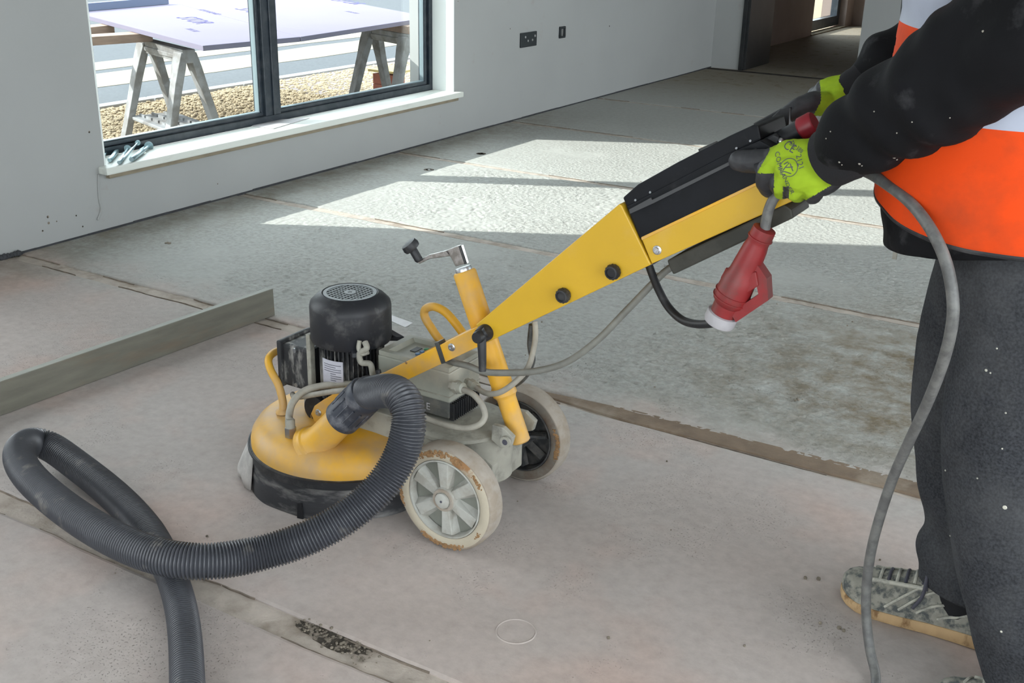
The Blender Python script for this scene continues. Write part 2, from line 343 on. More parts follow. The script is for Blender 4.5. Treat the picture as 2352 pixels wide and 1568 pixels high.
def rough_slab(y0, y1):
    a_, b_ = y0 + .03, y1 - .024; dx = .0062; nx = int(4.3 / dx); ny = int((b_ - a_) / .0062); x0 = XW; mb = MB(); cols = ny + 5
    for i in range(nx + 1):
        x = x0 + dx * i
        j0 = noise.noise(V((x * 9, y0 * 7, 0))) * .006 + noise.noise(V((x * 31, y0 * 3, 2))) * .003
        j1 = noise.noise(V((x * 9, y1 * 7, 5))) * .006 + noise.noise(V((x * 31, y1 * 3, 9))) * .003
        A_, B_ = a_ + j0 + .007, b_ + j1 - .007
        mb.v.append(V((x, a_ + j0, -.03))); mb.v.append(V((x, a_ + j0, -.002)))
        for k in range(ny + 1):
            y = A_ + (B_ - A_) * k / ny; mb.v.append(V((x, y, relief(x, y, y0, y1))))
        mb.v.append(V((x, b_ + j1, -.002))); mb.v.append(V((x, b_ + j1, -.03)))
    for i in range(nx):
        for k in range(cols - 1): p = i * cols + k; mb.f.append((p, p + cols, p + cols + 1, p + 1))
    xe = x0 + dx * nx
    me = bpy.data.meshes.new('floor_slab'); me.from_pydata([tuple(v) for v in mb.v], [], mb.f); me.polygons.foreach_set('use_smooth', [True] * len(me.polygons))
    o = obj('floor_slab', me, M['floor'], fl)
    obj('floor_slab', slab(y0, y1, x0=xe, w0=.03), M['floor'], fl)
for i in range(len(JY) - 1):
    if 2.3 < JY[i] < 4: rough_slab(JY[i], JY[i + 1]); continue
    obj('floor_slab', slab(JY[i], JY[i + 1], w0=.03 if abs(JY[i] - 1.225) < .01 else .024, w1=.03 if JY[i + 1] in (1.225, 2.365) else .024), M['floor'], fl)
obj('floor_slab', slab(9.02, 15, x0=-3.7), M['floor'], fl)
ck = MB()
for jy in JY[2:9]:
    for sd_ in (-1, 1):
        w_ = (.03 if abs(jy - 1.225) < .01 else .024) - .0012; run = []
        for i in range(0, 560):
            x = XW + i * .012; sy = (5, 9) if sd_ < 0 else (0, 2)
            j = noise.noise(V((x * 9, jy * 7, sy[0]))) * .006 + noise.noise(V((x * 31, jy * 3, sy[1]))) * .003
            y = jy + sd_ * w_ + j; hw = .0011 + .0010 * noise.noise(V((x * 14, jy, sd_ * 3)))
            if noise.noise(V((x * 3.1, jy * 5, sd_))) > -.02: run.append([V((x, y - hw, -.0048)), V((x, y - hw, -.0015)), V((x, y + hw, -.0015)), V((x, y + hw, -.0048))])
            else:
                if len(run) > 2: ck.loft(run)
                run = []
        if len(run) > 2: ck.loft(run)
o = obj('joint_crack', ck, mat('dark_joint_crack', s2l(122, 111, 100), .95, var=.3, vscale=40), fl); o['kind'] = 'stuff'
# crumbled hole in the nearest joint, round patch, drilled holes: all belong to the floor
M['brownfill'] = mat('brown_joint_dirt', s2l(118, 102, 86), .95, var=.2, vscale=16, col2=s2l(150, 140, 126), mix=.6, mscale=7, mlo=.5, mhi=.64, bump=.8, bscale=70, bdist=.004)
rows = []
for i in range(90):
    x = -1.42 + i * .04; w = .033 * min(1, (x + 1.45) * 2.5) + .006 * noise.noise(V((x * 6, 0, 0)))
    y = 2.370 + .012 * min(1, max(0, x + 1.3)); rows.append([V((x, y - w, -.0045)), V((x, y - w * .9, .0004)), V((x, y + w * 1.05, .0008)), V((x, y + w * 1.2, -.0045))])
obj('joint_dirt', MB().loft(rows), M['brownfill'], fl)
rb = MB()
for k in range(120):
    t = random.random(); x = -1.17 + .17 * t + random.gauss(0, .01); y = 1.243 - .012 * t + random.gauss(0, .012)
    r = random.uniform(.0008, .0036); rb.ico((x, y, -.004 + random.uniform(0, .005)), r, 1, (1, random.uniform(.6, 1.3), .7))
o = obj('joint_rubble', rb, M['rubble'], fl); o['kind'] = 'stuff'
M['hollow'] = mat('dark_crumbled_hollow', s2l(62, 56, 48), .95, var=.4, vscale=90, col2=s2l(140, 130, 118), mix=.9, mscale=70, mlo=.5, mhi=.56, bump=1, bscale=120, bdist=.006)
def blotch(c, rx, ry, z, seed, n=26, h=.002, amp=.35):
    mb = MB(); pts = []
    for k in range(n):
        a = 2 * pi * k / n; q = 1 + amp * noise.noise(V((cos(a) * 2 + seed, sin(a) * 2, seed)))* 2
        pts.append(V((c[0] + rx * cos(a) * q, c[1] + ry * sin(a) * q, z)))
    return mb.prism(pts, (0, 0, h))
obj('joint_hollow', blotch((-1.095, 1.240), .082, .021, -.0049, 3), M['hollow'], fl)
c = FL(1185, 1450)
ring = MB(); ring.lathe([(.0335, 0), (.036, .0012), (.038, 0)], c, n=40)
obj('round_patch', MB().lathe([(.0335, -.002), (.0335, .0008), (.0, .0008)], c, n=40), M['floor'], fl)
obj('patch_rim', MB().loft([[c + V((cos(2*pi*k/40)*r, sin(2*pi*k/40)*r, z)) for k in range(40)] for r, z in ((.0335, .0002), (.0355, .0016), (.0375, .0002))], cap=False), M['floor'], fl)
for p in ((985, 390), (1105, 353)):
    c = FL(*p)
    obj('drilled_hole', MB().lathe([(.026, .0006), (.026, .0012), (.018, .0012), (.017, .0006)], c, n=24), M['hollow'], fl)

# wall with the window: four pieces around the opening, 0.3 m thick
wl = MB()
XO = XW - .30
wl.box((XO, -3.2, -.15), (XW, -1.95, CEIL + .1)); wl.box((XO, 1.75, -.15), (XW, WY0, CEIL + .1)); wl.box((XO, -1.95, -.15), (XW, 1.75, .06)); wl.box((XO, -1.95, 2.3), (XW, 1.75, CEIL + .1)); wl.box((XO, WY1, -.15), (XW, 9.1, CEIL + .1))
wl.box((XO, WY0, -.15), (XW, WY1, WZ0 - .02)); wl.box((XO, WY0, WZ1), (XW, WY1, CEIL + .1))
wallL = props(obj('wall_left', wl, M['plaster']), kind='structure')
# reveals lining the opening
rv = MB(); t = .006
rv.box((XF, WY0 - .001, WZ0), (XW + .001, WY0 + t, WZ1)); rv.box((XF, WY1 - t, WZ0), (XW + .001, WY1 + .001, WZ1)); rv.box((XF, WY0, WZ1 - t), (XW + .001, WY1, WZ1 + .001))
obj('window_reveal', rv, M['reveal'], wallL)
# screw holes and scuffs in the plaster
sc = MB()
for p in [(205, 303), (110, 498), (175, 495), (98, 530), (190, 520), (112, 512), (500, 422), (1052, 3), (130, 508), (1172, 66), (1400, 60)]:
    c = WX(*p, XW); r = random.uniform(.002, .004); sc.lathe([(r * 1.3, 0), (r, .0015), (r * .4, .0008)], c, (1, 0, 0), 10)
o = obj('wall_pock_mark', sc, M['hollow'], wallL); o['kind'] = 'stuff'
# plaster drip below the sill end, and shadow-gap seal at the foot of the wall
obj('plaster_drip', MB().tube(spline([WX(226, 400, XW + .002), WX(227, 450, XW + .002), WX(232, 480, XW + .002), WX(224, 505, XW + .003)], 6), .004, 8), M['plaster'], wallL)
sg = MB(); yy = 1.0
while yy < 9.0:
    l = random.uniform(.15, .4); z = random.uniform(.006, .009); sg.box((XW - .001, yy, -.003), (XW + random.uniform(.003, .0045), yy + l, z)); yy += l
M['gapseal'] = mat('dark_perimeter_strip', (.035, .037, .042), .8, var=.3, vscale=30)
props(obj('baseboard_left', sg, M['gapseal']), kind='structure')
lump = MB()
for k in range(9): lump.ico((XW + .012, 2.26 + k * .014, .008), random.uniform(.008, .016), 1)
obj('sealant_lump', lump, M['gapseal'], wallL)

# sill board with raw lower edge
sb = MB().box((XF + .005, WY0 - .03, WZ0 - .027), (XW + .045, WY1 + .035, WZ0 + .003))
props(obj('trim_1', sb, M['sill'], bevel=.006), kind='structure')
props(obj('trim_2', MB().box((XW, WY0 + .0, WZ0 - .047), (XW + .020, WY1 + .02, WZ0 - .0275)), M['silledge'], bevel=.002), kind='structure')
# window_1: outer frame, two sashes, mullion, panes
win = thing('window_1', (XF, WY0, WZ0), None, None); win['kind'] = 'structure'
YM = (3.845, 3.945)
def frame_rect(y0, y1, z0, z1, w, xa, xb):
    return MB().box((xa, y0, z0), (xb, y1, z0 + w)).box((xa, y0, z1 - w), (xb, y1, z1)).box((xa, y0, z0 + w), (xb, y0 + w, z1 - w)).box((xa, y1 - w, z0 + w), (xb, y1, z1 - w))
obj('window_frame', frame_rect(WY0, WY1, WZ0, WZ1, .034, XF - .07, XF), M['anthracite'], win, bevel=.003)
obj('mullion', MB().box((XF - .07, YM[0], WZ0 + .034), (XF + .004, YM[1], WZ1 - .034)).box((XF - .07, YM[0] + .045, WZ0 + .034), (XF + .012, YM[0] + .055, WZ1 - .034)), M['anthracite'], win, bevel=.003)
for y0, y1 in ((WY0 + .045, YM[0]), (YM[1], WY1 - .045)):
    s_ = obj('sash', frame_rect(y0, y1, WZ0 + .034, WZ1 - .034, .018, XF - .055, XF - .012), M['anthracite'], win, bevel=.002)
    obj('glazing_bead', frame_rect(y0 + .018, y1 - .018, WZ0 + .052, WZ1 - .052, .004, XF - .045, XF - .02), M['gasket'], s_)
    obj('pane', MB().box((XF - .036, y0 + .016, WZ0 + .050), (XF - .030, y1 - .016, WZ1 - .050)), M['glass'], s_)

# unseen wide window added to the same wall, lighting the room from the left
w3 = thing('added_window', (XF, -1.95, .06), None, None); w3['kind'] = 'structure'
obj('window_frame', frame_rect(-1.95, 1.75, .06, 2.3, .05, XF - .07, XF), M['anthracite'], w3, bevel=.003)
for y_ in (-.72, .52): obj('mullion', MB().box((XF - .07, y_ - .04, .11), (XF, y_ + .04, 2.25)), M['anthracite'], w3, bevel=.003)
# unseen block added beyond it to keep the sun off that window
props(obj('sun_blocker', MB().box((-11, -10, GZ_), (XO, -2.1, 8.0)), M['plaster']), 'unseen white block added to shade the near window', 'sun blocker', kind='structure')

# far end: pier, dark door leaf, corridor walls, second window, white cross wall
props(obj('wall_pier', MB().box((XW - .15, 9.1, -.01), (-3.262, 9.26, CEIL)), M['plaster']), kind='structure')
props(obj('wall_far', MB().box((-2.29, 9.1, -.01), (3.3, 9.25, CEIL)).box((-3.262, 9.1, 2.1), (-2.29, 9.25, CEIL)), M['plaster']), kind='structure')
d1 = thing('door_1', (-3.25, 9.13, 0), None, None); d1['kind'] = 'structure'
obj('door_leaf', MB().box((-3.252, 9.10, .005), (-3.205, 9.70, 2.05)), M['darkpanel'], d1, bevel=.002)
obj('door_lining', MB().box((-3.262, 9.085, 0), (-3.228, 9.27, 2.1)), M['darkpanel'], d1, bevel=.002)
cw = MB(); XC = -3.66
M['corridor'] = mat('bare_pinkish_plaster', s2l(150, 136, 130), .9, var=.08, vscale=3)
cw.box((XC - .3, 9.26, -.01), (XC, 12.42, CEIL)).box((XC - .3, 13.75, -.01), (XC, 15, CEIL)).box((XC - .3, 12.42, 2.2), (XC, 13.75, CEIL))
props(obj('wall_corridor', cw, M['corridor']), kind='structure')
props(obj('wall_end', MB().box((XC - .3, 14.05, -.01), (-1.2, 14.25, CEIL)), M['corridor']), kind='structure')
props(obj('wall_corridor_right', MB().box((-1.35, 9.25, -.01), (-1.2, 14.2, CEIL)), M['corridor']), kind='structure')
w2 = thing('window_2', (XC, 12.42, 0), None, None); w2['kind'] = 'structure'
obj('window_frame', frame_rect(12.42, 13.75, .02, 2.2, .11, XC - .16, XC - .08), M['anthracite'], w2, bevel=.003)
obj('pane', MB().box((XC - .125, 12.5, .1), (XC - .118, 13.67, 2.12)), M['glass'], w2)
props(obj('trim_3', MB().box((XC - .09, 12.4, -.012), (XC + .02, 13.77, .012)), M['silledge']), kind='structure')
M['thresh'] = mat('dark_threshold_line', s2l(38, 34, 30), .95, var=.4, vscale=20)
props(obj('trim_4', MB().box((-3.50, 9.0, -.01), (-2.2, 9.045, .004)), M['thresh']), kind='structure')  # dark line across the floor at the corridor opening

# ceiling with an added rooflight, added openings behind and right, unseen, to light the room
props(obj('ceiling', MB().box((XO, -.8, CEIL), (.5, 9.3, CEIL + .12)).box((XO, -3.3, CEIL), (.5, -.8, CEIL + .12)).box((.5, -3.3, CEIL), (1.6, 2.6, CEIL + .12)).box((.5, 2.6, CEIL), (3.3, 9.3, CEIL + .12)).box((XO - .2, 9.3, CEIL), (-1.1, 14.3, CEIL + .12)), M['plaster']), kind='structure')
wb = MB().box((XO, -3.3, -.01), (-1.8, -3.15, CEIL)).box((1.6, -3.3, -.01), (3.3, -3.15, CEIL)).box((-1.8, -3.3, 2.1), (1.6, -3.15, CEIL))
props(obj('wall_back', wb, M['plaster']), kind='structure')
wr = MB().box((3.15, -3.2, -.01), (3.3, -1.8, CEIL)).box((3.15, 1.2, -.01), (3.3, 3.6, CEIL)).box((3.15, 8.2, -.01), (3.3, 9.1, CEIL)).box((3.15, -1.8, 2.3), (3.3, 8.2, CEIL))
props(obj('wall_right', wr, M['plaster']), kind='structure')

# socket boxes on the window wall
def socket(p0, p1, cat, name, label, holes):
    a, b = WX(*p0, XW), WX(*p1, XW); y0, y1 = a.y, b.y; z1, z0 = a.z, b.z
    t = thing(name, (XW, (y0 + y1) / 2, z0), label, cat)
    return t, y0, y1, z0, z1
t, y0, y1, z0, z1 = socket((1194, 73), (1229, 104), 'socket', 'socket_box', 'dark double socket box on white wall right of the window', 4)
z0 += .0; z1 = z0 + .086
obj('back_box', MB().box((XW, y0, z0), (XW + .012, y1, z1)), M['nickel'], t, bevel=.003)
for fy, fz in ((.25, .70), (.42, .42), (.70, .44), (.86, .70)):
    c = V((XW + .012, y0 + (y1 - y0) * fy, z0 + (z1 - z0) * fz)); obj('terminal_screw', MB().lathe([(.007, 0), (.007, .003), (.004, .004)], c, (1, 0, 0), 12), M['screw'], t)
t, y0, y1, z0, z1 = socket((1284, 62), (1296, 86), 'switch box', 'switch_box', 'small open single wall box right of the double socket box', 2)
z1 = z0 + .072; y1 = y0 + .07
obj('back_box', frame_rect(y0, y1, z0, z1, .012, XW, XW + .012), M['nickel'], t, bevel=.002)
obj('mounting_lug', MB().box((XW, (y0 + y1) / 2 - .004, z0 + .01), (XW + .01, (y0 + y1) / 2 + .004, z1 - .01)), M['screw'], t)

# ================================================================== OUTSIDE
GZ = -.15
props(obj('ground_soil', MB().box((-6.45, -4, GZ - .3), (XO, 30, GZ)), M['soil']), kind='structure')
props(obj('road', MB().box((-16, -4, GZ - .3), (-6.58, 40, GZ - .02)), M['asphalt']), kind='structure')
for x0, x1 in ((-7.95, -7.35), (-8.6, -8.15)):
    mb = MB(); n = 40
    rows = []
    for i in range(n + 1):
        y = 0 + 26 * i / n; j = noise.noise(V((y * .8, x0, 0))) * .12; k = noise.noise(V((y * .8, x1, 5))) * .1
        rows.append([V((x0 + j, y, GZ - .0205)), V((x0 + j, y, GZ - .016)), V((x1 + k, y, GZ - .016)), V((x1 + k, y, GZ - .0205))])
    mb.loft(rows); props(obj('road_grit_strip', mb, M['sandstrip']), kind='structure')
kb = thing('kerb', (-6.5, 5, GZ), 'pale concrete edging kerb between gravel and road outside', 'kerb')
for k in range(12):
    obj('kerb_stone', MB().box((-6.55, 2.0 + k * .915, GZ - .1), (-6.45, 2.0 + k * .915 + .90, GZ + .02)), M['kerb'], kb, bevel=.006)
# darker excavation strip near the second trestle
props(obj('excavated_strip', MB().box((-6.44, 6.6, GZ - .05), (-5.4, 12, GZ + .006)), mat('dark_grey_soil', s2l(120, 112, 112), .95, var=.2, vscale=14)), kind='structure')
gv = MB(); base = []
bm = bmesh.new(); bmesh.ops.create_icosphere(bm, subdivisions=1, radius=1); bv = [v.co.copy() for v in bm.verts]; bf = [tuple(v.index for v in f.verts) for f in bm.faces]; bm.free()
for k in range(9500):
    x = random.uniform(-6.42, -5.15); y = random.uniform(4.0, 8.6)
    if x > -5.5 and random.random() < .6: continue
    r = random.uniform(.007, .017); a = random.random() * 6.3; sx, sy, sz = random.uniform(.7, 1.3), random.uniform(.7, 1.3), random.uniform(.5, .8)
    n0 = len(gv.v); gv.v += [V((x + (v.x * cos(a) * sx - v.y * sin(a) * sy) * r, y + (v.x * sin(a) * sx + v.y * cos(a) * sy) * r, GZ + .006 + v.z * r * sz)) for v in bv]
    gv.f += [tuple(i + n0 for i in f) for f in bf]
g = bpy.data.meshes.new('gravel'); g.from_pydata([tuple(v) for v in gv.v], [], gv.f)
props(obj('gravel', g, M['stone'], smooth=False), 'buff pea gravel strip beside the kerb outside', 'gravel', kind='stuff')

# trestles (beam along X, two A frames with tray)
def trestle(name, label, pf, pn, top, spread=.19):
    """Beam from pf to pn (far and near end, world points), built along local x and turned."""
    c = (pf + pn) / 2; L = (pn - pf).length; h = pn - pf; ang = math.atan2(h.y, h.x)
    M4 = Matrix.Translation((c.x, c.y, 0)) @ Matrix.Rotation(ang, 4, 'Z')
    t = thing(name, (c.x, c.y, GZ), label, 'trestle', 'grey plastic trestles under the foam boards'); tr = M['trestle']; x0, x1 = -L / 2, L / 2
    def ob(n, mb, m, par, **k):
        mb.v = [M4 @ v for v in mb.v]; return obj(n, mb, m, par, **k)
    ob('top_beam', MB().box((x0, -.035, top - .07), (x1, .035, top)).box((x0 + .03, -.042, top - .055), (x1 - .03, .042, top - .03)), tr, t, bevel=.006)
    for e in (-1, 1):
        x = e * (L / 2 - .05)
        for s in (-1, 1):
            a0 = V((x, s * .025, top - .02)); a1 = V((x + e * .05, s * spread, GZ)); d = a1 - a0; ax = V((1, 0, 0)); ay = d.cross(ax).normalized(); rings = []
            for q, w, th in ((0, .05, .018), (.12, .046, .022), (.25, .036, .022), (.7, .032, .019), (1, .034, .022)):
                cc_ = a0 + d * q; rings.append([cc_ + ax * w + ay * th, cc_ - ax * w + ay * th, cc_ - ax * w * .95 - ay * th, cc_ + ax * w * .95 - ay * th])
            ob('leg', MB().loft(rings), tr, t, bevel=.005)
    tz = GZ + .22
    ob('tray', MB().box((x0 + .02, -.13, tz), (x1 - .02, .13, tz + .018)), tr, t, bevel=.004)
    for k in range(5):
        for j in range(3): ob('tray_rib', MB().box((x0 + .06 + k * (L - .12) / 5, -.09 + j * .07, tz + .018), (x0 + .06 + k * (L - .12) / 5 + .07, -.078 + j * .07, tz + .032)), tr, t)
    return t
TOP = .50
trestle('trestle', 'grey plastic trestle under the board corner, left of the mullion', FL(330, 92, .49), FL(434, 118, .49), TOP)
t2 = FL(845, 64, .49); t2n = FL(936, 80, .49)
t2n = t2 + (t2n - t2).normalized() * .52
trestle('trestle', 'grey plastic trestle behind the right window pane', t2, t2n, .50)
def plank(p0, p1, wd, label):
    a_, b_ = FL(*p0, .545), FL(*p1, .545); e = FL(400, 90, .545) - FL(350, 76, .545); e = V((e.x, e.y, 0)).normalized() * -wd
    t = thing('timber_plank', (b_.x, b_.y, .501), label, 'plank')
    obj('board', MB().prism([a_, b_, b_ + e, a_ + e], (0, 0, -.044)), M['wood'], t, bevel=.002)
tp = thing('timber_plank', (t2.x, t2.y, .501), 'timber packer lying along the top of the right trestle', 'plank')
dp = (t2n - t2).normalized(); dq = V((-dp.y, dp.x, 0)) * .035; q4 = [t2 - dq, t2n - dq, t2n + dq, t2 + dq]
obj('board', MB().prism([V((p.x, p.y, .501)) for p in q4], (0, 0, .0445)), M['wood'], tp, bevel=.002)
plank((100, 92), (350, 76), .13, 'sawn plank ending on the left trestle, nearer the window')
plank((100, 74), (262, 57), .12, 'short pinkish sawn plank farther from the window')

def text_mesh(s, size, origin, ex, ey, thick=.001):
    cu = bpy.data.curves.new('lettering', 'FONT'); cu.body = s; cu.size = size; cu.extrude = 0; cu.resolution_u = 3
    o = bpy.data.objects.new('lettering', cu); COL.objects.link(o)
    dg = bpy.context.evaluated_depsgraph_get(); dg.update(); me = bpy.data.meshes.new_from_object(o.evaluated_get(dg)); bpy.data.objects.remove(o)
    ex, ey = V(ex).normalized(), V(ey).normalized(); nz = ex.cross(ey)
    for v in me.vertices: v.co = V(origin) + ex * v.co.x + ey * v.co.y + nz * thick
    return me
FZ = .546
def board(quad, label, texts):
    t = thing('foam_board', quad[0], label, 'foam board', 'lilac insulation boards on the trestles')
    obj('slab', MB().prism([V((p.x, p.y, FZ)) for p in quad], (0, 0, .025)), M['foam'], t, bevel=.002)
    for me in texts: obj('print', me, M['foamink'], t)
BT = FZ + .025
sd1 = FL(205, 37, BT) - FL(466, 105, BT); sd1 = V((sd1.x, sd1.y, 0)).normalized()
sd2 = FL(405, 8, BT) - FL(690, 85, BT); sd2 = V((sd2.x, sd2.y, 0)).normalized()
ex_ = -sd2; ey_ = V((-ex_.y, ex_.x, 0))
def tx(px, py, s, sz): return text_mesh(s, sz, FL(px, py, BT), ex_, ey_)
c1, c2, c3 = FL(466, 105, BT), FL(689, 84.5, BT), FL(990, 39, BT)
board([c1, c2, c2 + sd2 * 2.5, c1 + sd1 * 2.5], 'lilac foam board with its corner over the left trestle', [tx(402, 40, 'STOR', .17), tx(452, 22, 'FOAM BOARD', .06), tx(424, 66, 'XPS 300', .05)])
up_ = V((0, 0, .002)); g_ = ey_ * .004
board([c2 + g_, c3, c3 + sd2 * 2.4, c2 + g_ + sd2 * 2.5], 'lilac foam board behind the window mullion and right pane', [tx(536, 20, 'STOR', .17), tx(757, 0, 'STOR', .17), tx(812, -8, 'FOAM BOARD', .06), tx(790, 26, 'XPS 300', .05)])
a_, b_ = FL(160, 30, BT), FL(388, 10, BT); nrm = V((-(b_ - a_).y, (b_ - a_).x, 0)).normalized() * .04
pr = thing('metal_channel', (b_.x, b_.y, BT), 'blue-grey metal channel lying on the foam board', 'metal profile')
obj('web', MB().prism([a_ + up_, b_ + up_, b_ + nrm + up_, a_ + nrm + up_], (0, 0, .045)), mat('grey_blue_metal', s2l(92, 104, 128), .5), pr)
# ply offcut and bricks by the second trestle
t = thing('plywood_offcut', (-4.95, 5.8, GZ), 'pale square plywood offcut leaning on bricks beyond the right pane', 'plywood')
pA = FL(845, 160, .10); 
obj('sheet', MB().box((pA.x - .0, pA.y, .09), (pA.x + .26, pA.y + .30, .105)), M['ply'], t)
for k in range(3):
    bp_ = (pA.x + .02 + .0 * k, pA.y + .03, GZ + k * .075)
    br = thing('brick', (bp_[0], bp_[1], bp_[2]), ['red brick on the soil under two others outside', 'middle red brick of the stack under the plywood', 'topmost red brick of the stack under the plywood'][k], 'brick', 'brick stack outside')
    obj('brick_body', MB().box((bp_[0], bp_[1], bp_[2]), (bp_[0] + .215, bp_[1] + .1025, bp_[2] + .073)), M['brick'], br, bevel=.004)
# far side hedge / bank beyond the road (only a sliver shows over the boards)
bk = MB(); rows = []
for i in range(40):
    y = -2 + i * 1.1; rows.append([V((-16 + noise.noise(V((y, k, 0))) * .3 - k * .25, y, GZ - .1 + k * .35 + noise.noise(V((y * 1.3, k, 4))) * .15)) for k in range(6)])
mb = MB(); vs = [p for r in rows for p in r]; mb.add(vs, [(i * 6 + j, i * 6 + j + 1, (i + 1) * 6 + j + 1, (i + 1) * 6 + j) for i in range(39) for j in range(5)])
props(obj('grass_bank', mb, mat('pale_green_bank', s2l(96, 100, 88), .95, var=.3, vscale=3)), 'low pale green bank beyond the road', 'bank', kind='structure')

# ================================================================== SMALL THINGS ON THE SILL AND FLOOR
def anchor(a, b, r, label):
    a, b = V(a), V(b); d = (b - a).normalized(); L_ = (b - a).length
    t = thing('anchor_bolt', a, label, 'bolt', 'zinc anchor bolts on the window sill')
    obj('sleeve', MB().lathe([(r * .8, 0), (r, .003), (r, L_ * .6), (r * .8, L_ * .62)], a, d, 16), M['bolt'], t, smooth=True)
    obj('stud', MB().cyl(a + d * L_ * .6, b, r * .62, n=12), M['bolt'], t, smooth=True)
    obj('nut', MB().lathe([(r * 1.5, 0), (r * 1.5, .009)], b - d * .012, d, 6), M['bolt'], t)
    obj('washer', MB().lathe([(r * 1.8, 0), (r * 1.8, .002)], b - d * .015, d, 20), M['bolt'], t)
SZ = WZ0 + .003
def sp(px, py, h): return FL(px, py, SZ + h)
for (p, q, h0, h1, r, lab) in (
    ((252, 368), (277, 336), .010, .012, .0090, 'zinc anchor bolt leftmost on the sill'),
    ((239, 357), (250, 342), .008, .010, .006, 'slim zinc anchor bolt against the sill left end'),
    ((274, 373), (294, 340), .010, .012, .0085, 'dark-ended zinc anchor bolt second from the sill left end'),
    ((284, 364), (318, 326), .030, .032, .006, 'thin zinc anchor bolt lying across the others'),
    ((302, 366), (344, 334), .011, .012, .0105, 'thick zinc anchor bolt rightmost on the sill'),
    ((322, 345), (356, 322), .008, .008, .006, 'zinc anchor bolt with nut pointing at the frame, behind the thick one')):
    anchor(sp(*p, h0), sp(*q, h1), r, lab)
pp = [FL(*p, SZ + .001) for p in ((578, 290), (606, 277), (712, 271), (628, 296))]
t = MB(); t.prism(pp, (0, 0, .002))
props(obj('paper_sheet', t, M['white']), 'thin white paper sheet on the sill under the mullion', 'paper')
pp = [FL(*p, .001) for p in ((868, 724), (884, 719), (948, 742), (930, 752))]
props(obj('tape_strip', MB().prism(pp, (0, 0, .0015)), M['white']), 'white tape scrap on the floor behind the motor', 'tape')

# long metal straightedge on edge
bt = thing('straightedge_bar', (-2.36, 1.9, 0), 'long weathered grey metal straightedge lying on the floor at left', 'straightedge')
x0, xa = -2.362, -2.308; ya, yb = .55, 2.42
sl_ = (xa - x0) / (2.416 - 1.484)
def bx(y): return x0 + (y - 1.484) * sl_
H = .088
obj('face', MB().prism([V((bx(ya), ya, .001)), V((bx(yb), yb, .001)), V((bx(yb) - .002, yb, H)), V((bx(ya) - .002, ya, H))], (-.022, 0, 0)), M['bar'], bt, bevel=.002)
obj('top_edge', MB().prism([V((bx(ya) - .003, ya, H)), V((bx(yb) - .003, yb - .001, H)), V((bx(yb) - .021, yb - .001, H)), V((bx(ya) - .021, ya, H))], (0, 0, .0015)), M['bartop'], bt)  # top edge paler than the faces
# crumbs of concrete
cr = MB()
for k in range(60):
    x = random.uniform(-2.2, 0); y = random.uniform(1.1, 5.0); r = random.uniform(.001, .0035); cr.ico((x, y, r * .5), r, 1)
for k in range(16):
    c_ = random.choice([FL(1835, 920), FL(1870, 1330), FL(1938, 1447), FL(390, 560)]); cr.ico(c_ + V((random.gauss(0, .012), random.gauss(0, .006), .002)), random.uniform(.002, .005), 1)
props(obj('concrete_crumbs', cr, M['rubble']), 'scattered dark crumbs of concrete on the floor', 'crumbs', kind='stuff')

# ================================================================== FLOOR GRINDER
YC = 1.75                                      # its long vertical plane
G = thing('floor_grinder', (-1.2, YC, 0), 'yellow walk-behind floor grinder with black motor, grey wheels and long control arm', 'floor grinder')
HC = V((-1.462, 1.748, 0))                     # centre of the grinding head
# --- head
obj('head_cover', MB().lathe([(.213, .078), (.217, .080), (.217, .100), (.214, .112), (.204, .127), (.190, .137), (.172, .141), (.120, .144), (.0, .144)], HC, n=96), M['yellow'], G, smooth=True)
mb = MB(); N_ = 160; rows = []
for k in range(N_):
    a = 2 * pi * k / N_; rr = []
    for r, z in ((.219, .088), (.2225, .086), (.2225, .066), (.222, .060), (.2245, .045), (.2275, .022), (.230, .001), (.225, .001), (.216, .06), (.214, .088)):
        w = (1 - min(z, .07) / .07) * (.004 * noise.noise(V((cos(a) * 4, sin(a) * 4, z * 9))) + .003 * sin(a * 9))
        rr.append(HC + V((cos(a) * (r + w), sin(a) * (r + w), z)))
    rows.append(rr)
mb.loft(rows, cap=False, closed=True)
sk = obj('rubber_skirt', mb, M['rubber'], G, smooth=True)
obj('clamp_band', MB().loft([[HC + V((cos(2 * pi * k / 96) * r, sin(2 * pi * k / 96) * r, z)) for k in range(96)] for r, z in ((.2215, .088), (.2245, .087), (.2245, .070), (.2235, .069))], cap=False), M['black'], G, smooth=True)
# torn skirt end: dark vertical tear, dusty flap folded outwards at the front left
def PP_(lst, Y): return [U(p, q, Y) for p, q in lst]
def cyl_pt(a, r, z): return HC + V((cos(a) * r, sin(a) * r, z))
fa = radians(228)
rows = []
for i in range(9):
    a = radians(206 + i * 4.4); q = i / 8
    rows.append([cyl_pt(a, .2245, .082), cyl_pt(a, .229 + .010 * sin(pi * q), .055), cyl_pt(a + .01, .233 + .018 * sin(pi * q), .028 + .01 * noise.noise(V((i * .7, 0, 0)))), cyl_pt(a, .236 + .02 * (1 - q) + .004 * sin(i * 2), .006)])
vs = [p for r in rows for p in r]
mb = MB().add(vs, [(i * 4 + j, i * 4 + j + 1, (i + 1) * 4 + j + 1, (i + 1) * 4 + j) for i in range(8) for j in range(3)])
fl_ = obj('torn_flap', mb, mat('dusty_pale_flap', s2l(178, 174, 170), .85, var=.08, vscale=30, col2=s2l(120, 118, 116), mix=.4, mscale=20), G, smooth=True, label='pale dusty torn flap of the skirt')
sm_ = fl_.modifiers.new('s', 'SOLIDIFY'); sm_.thickness = .003
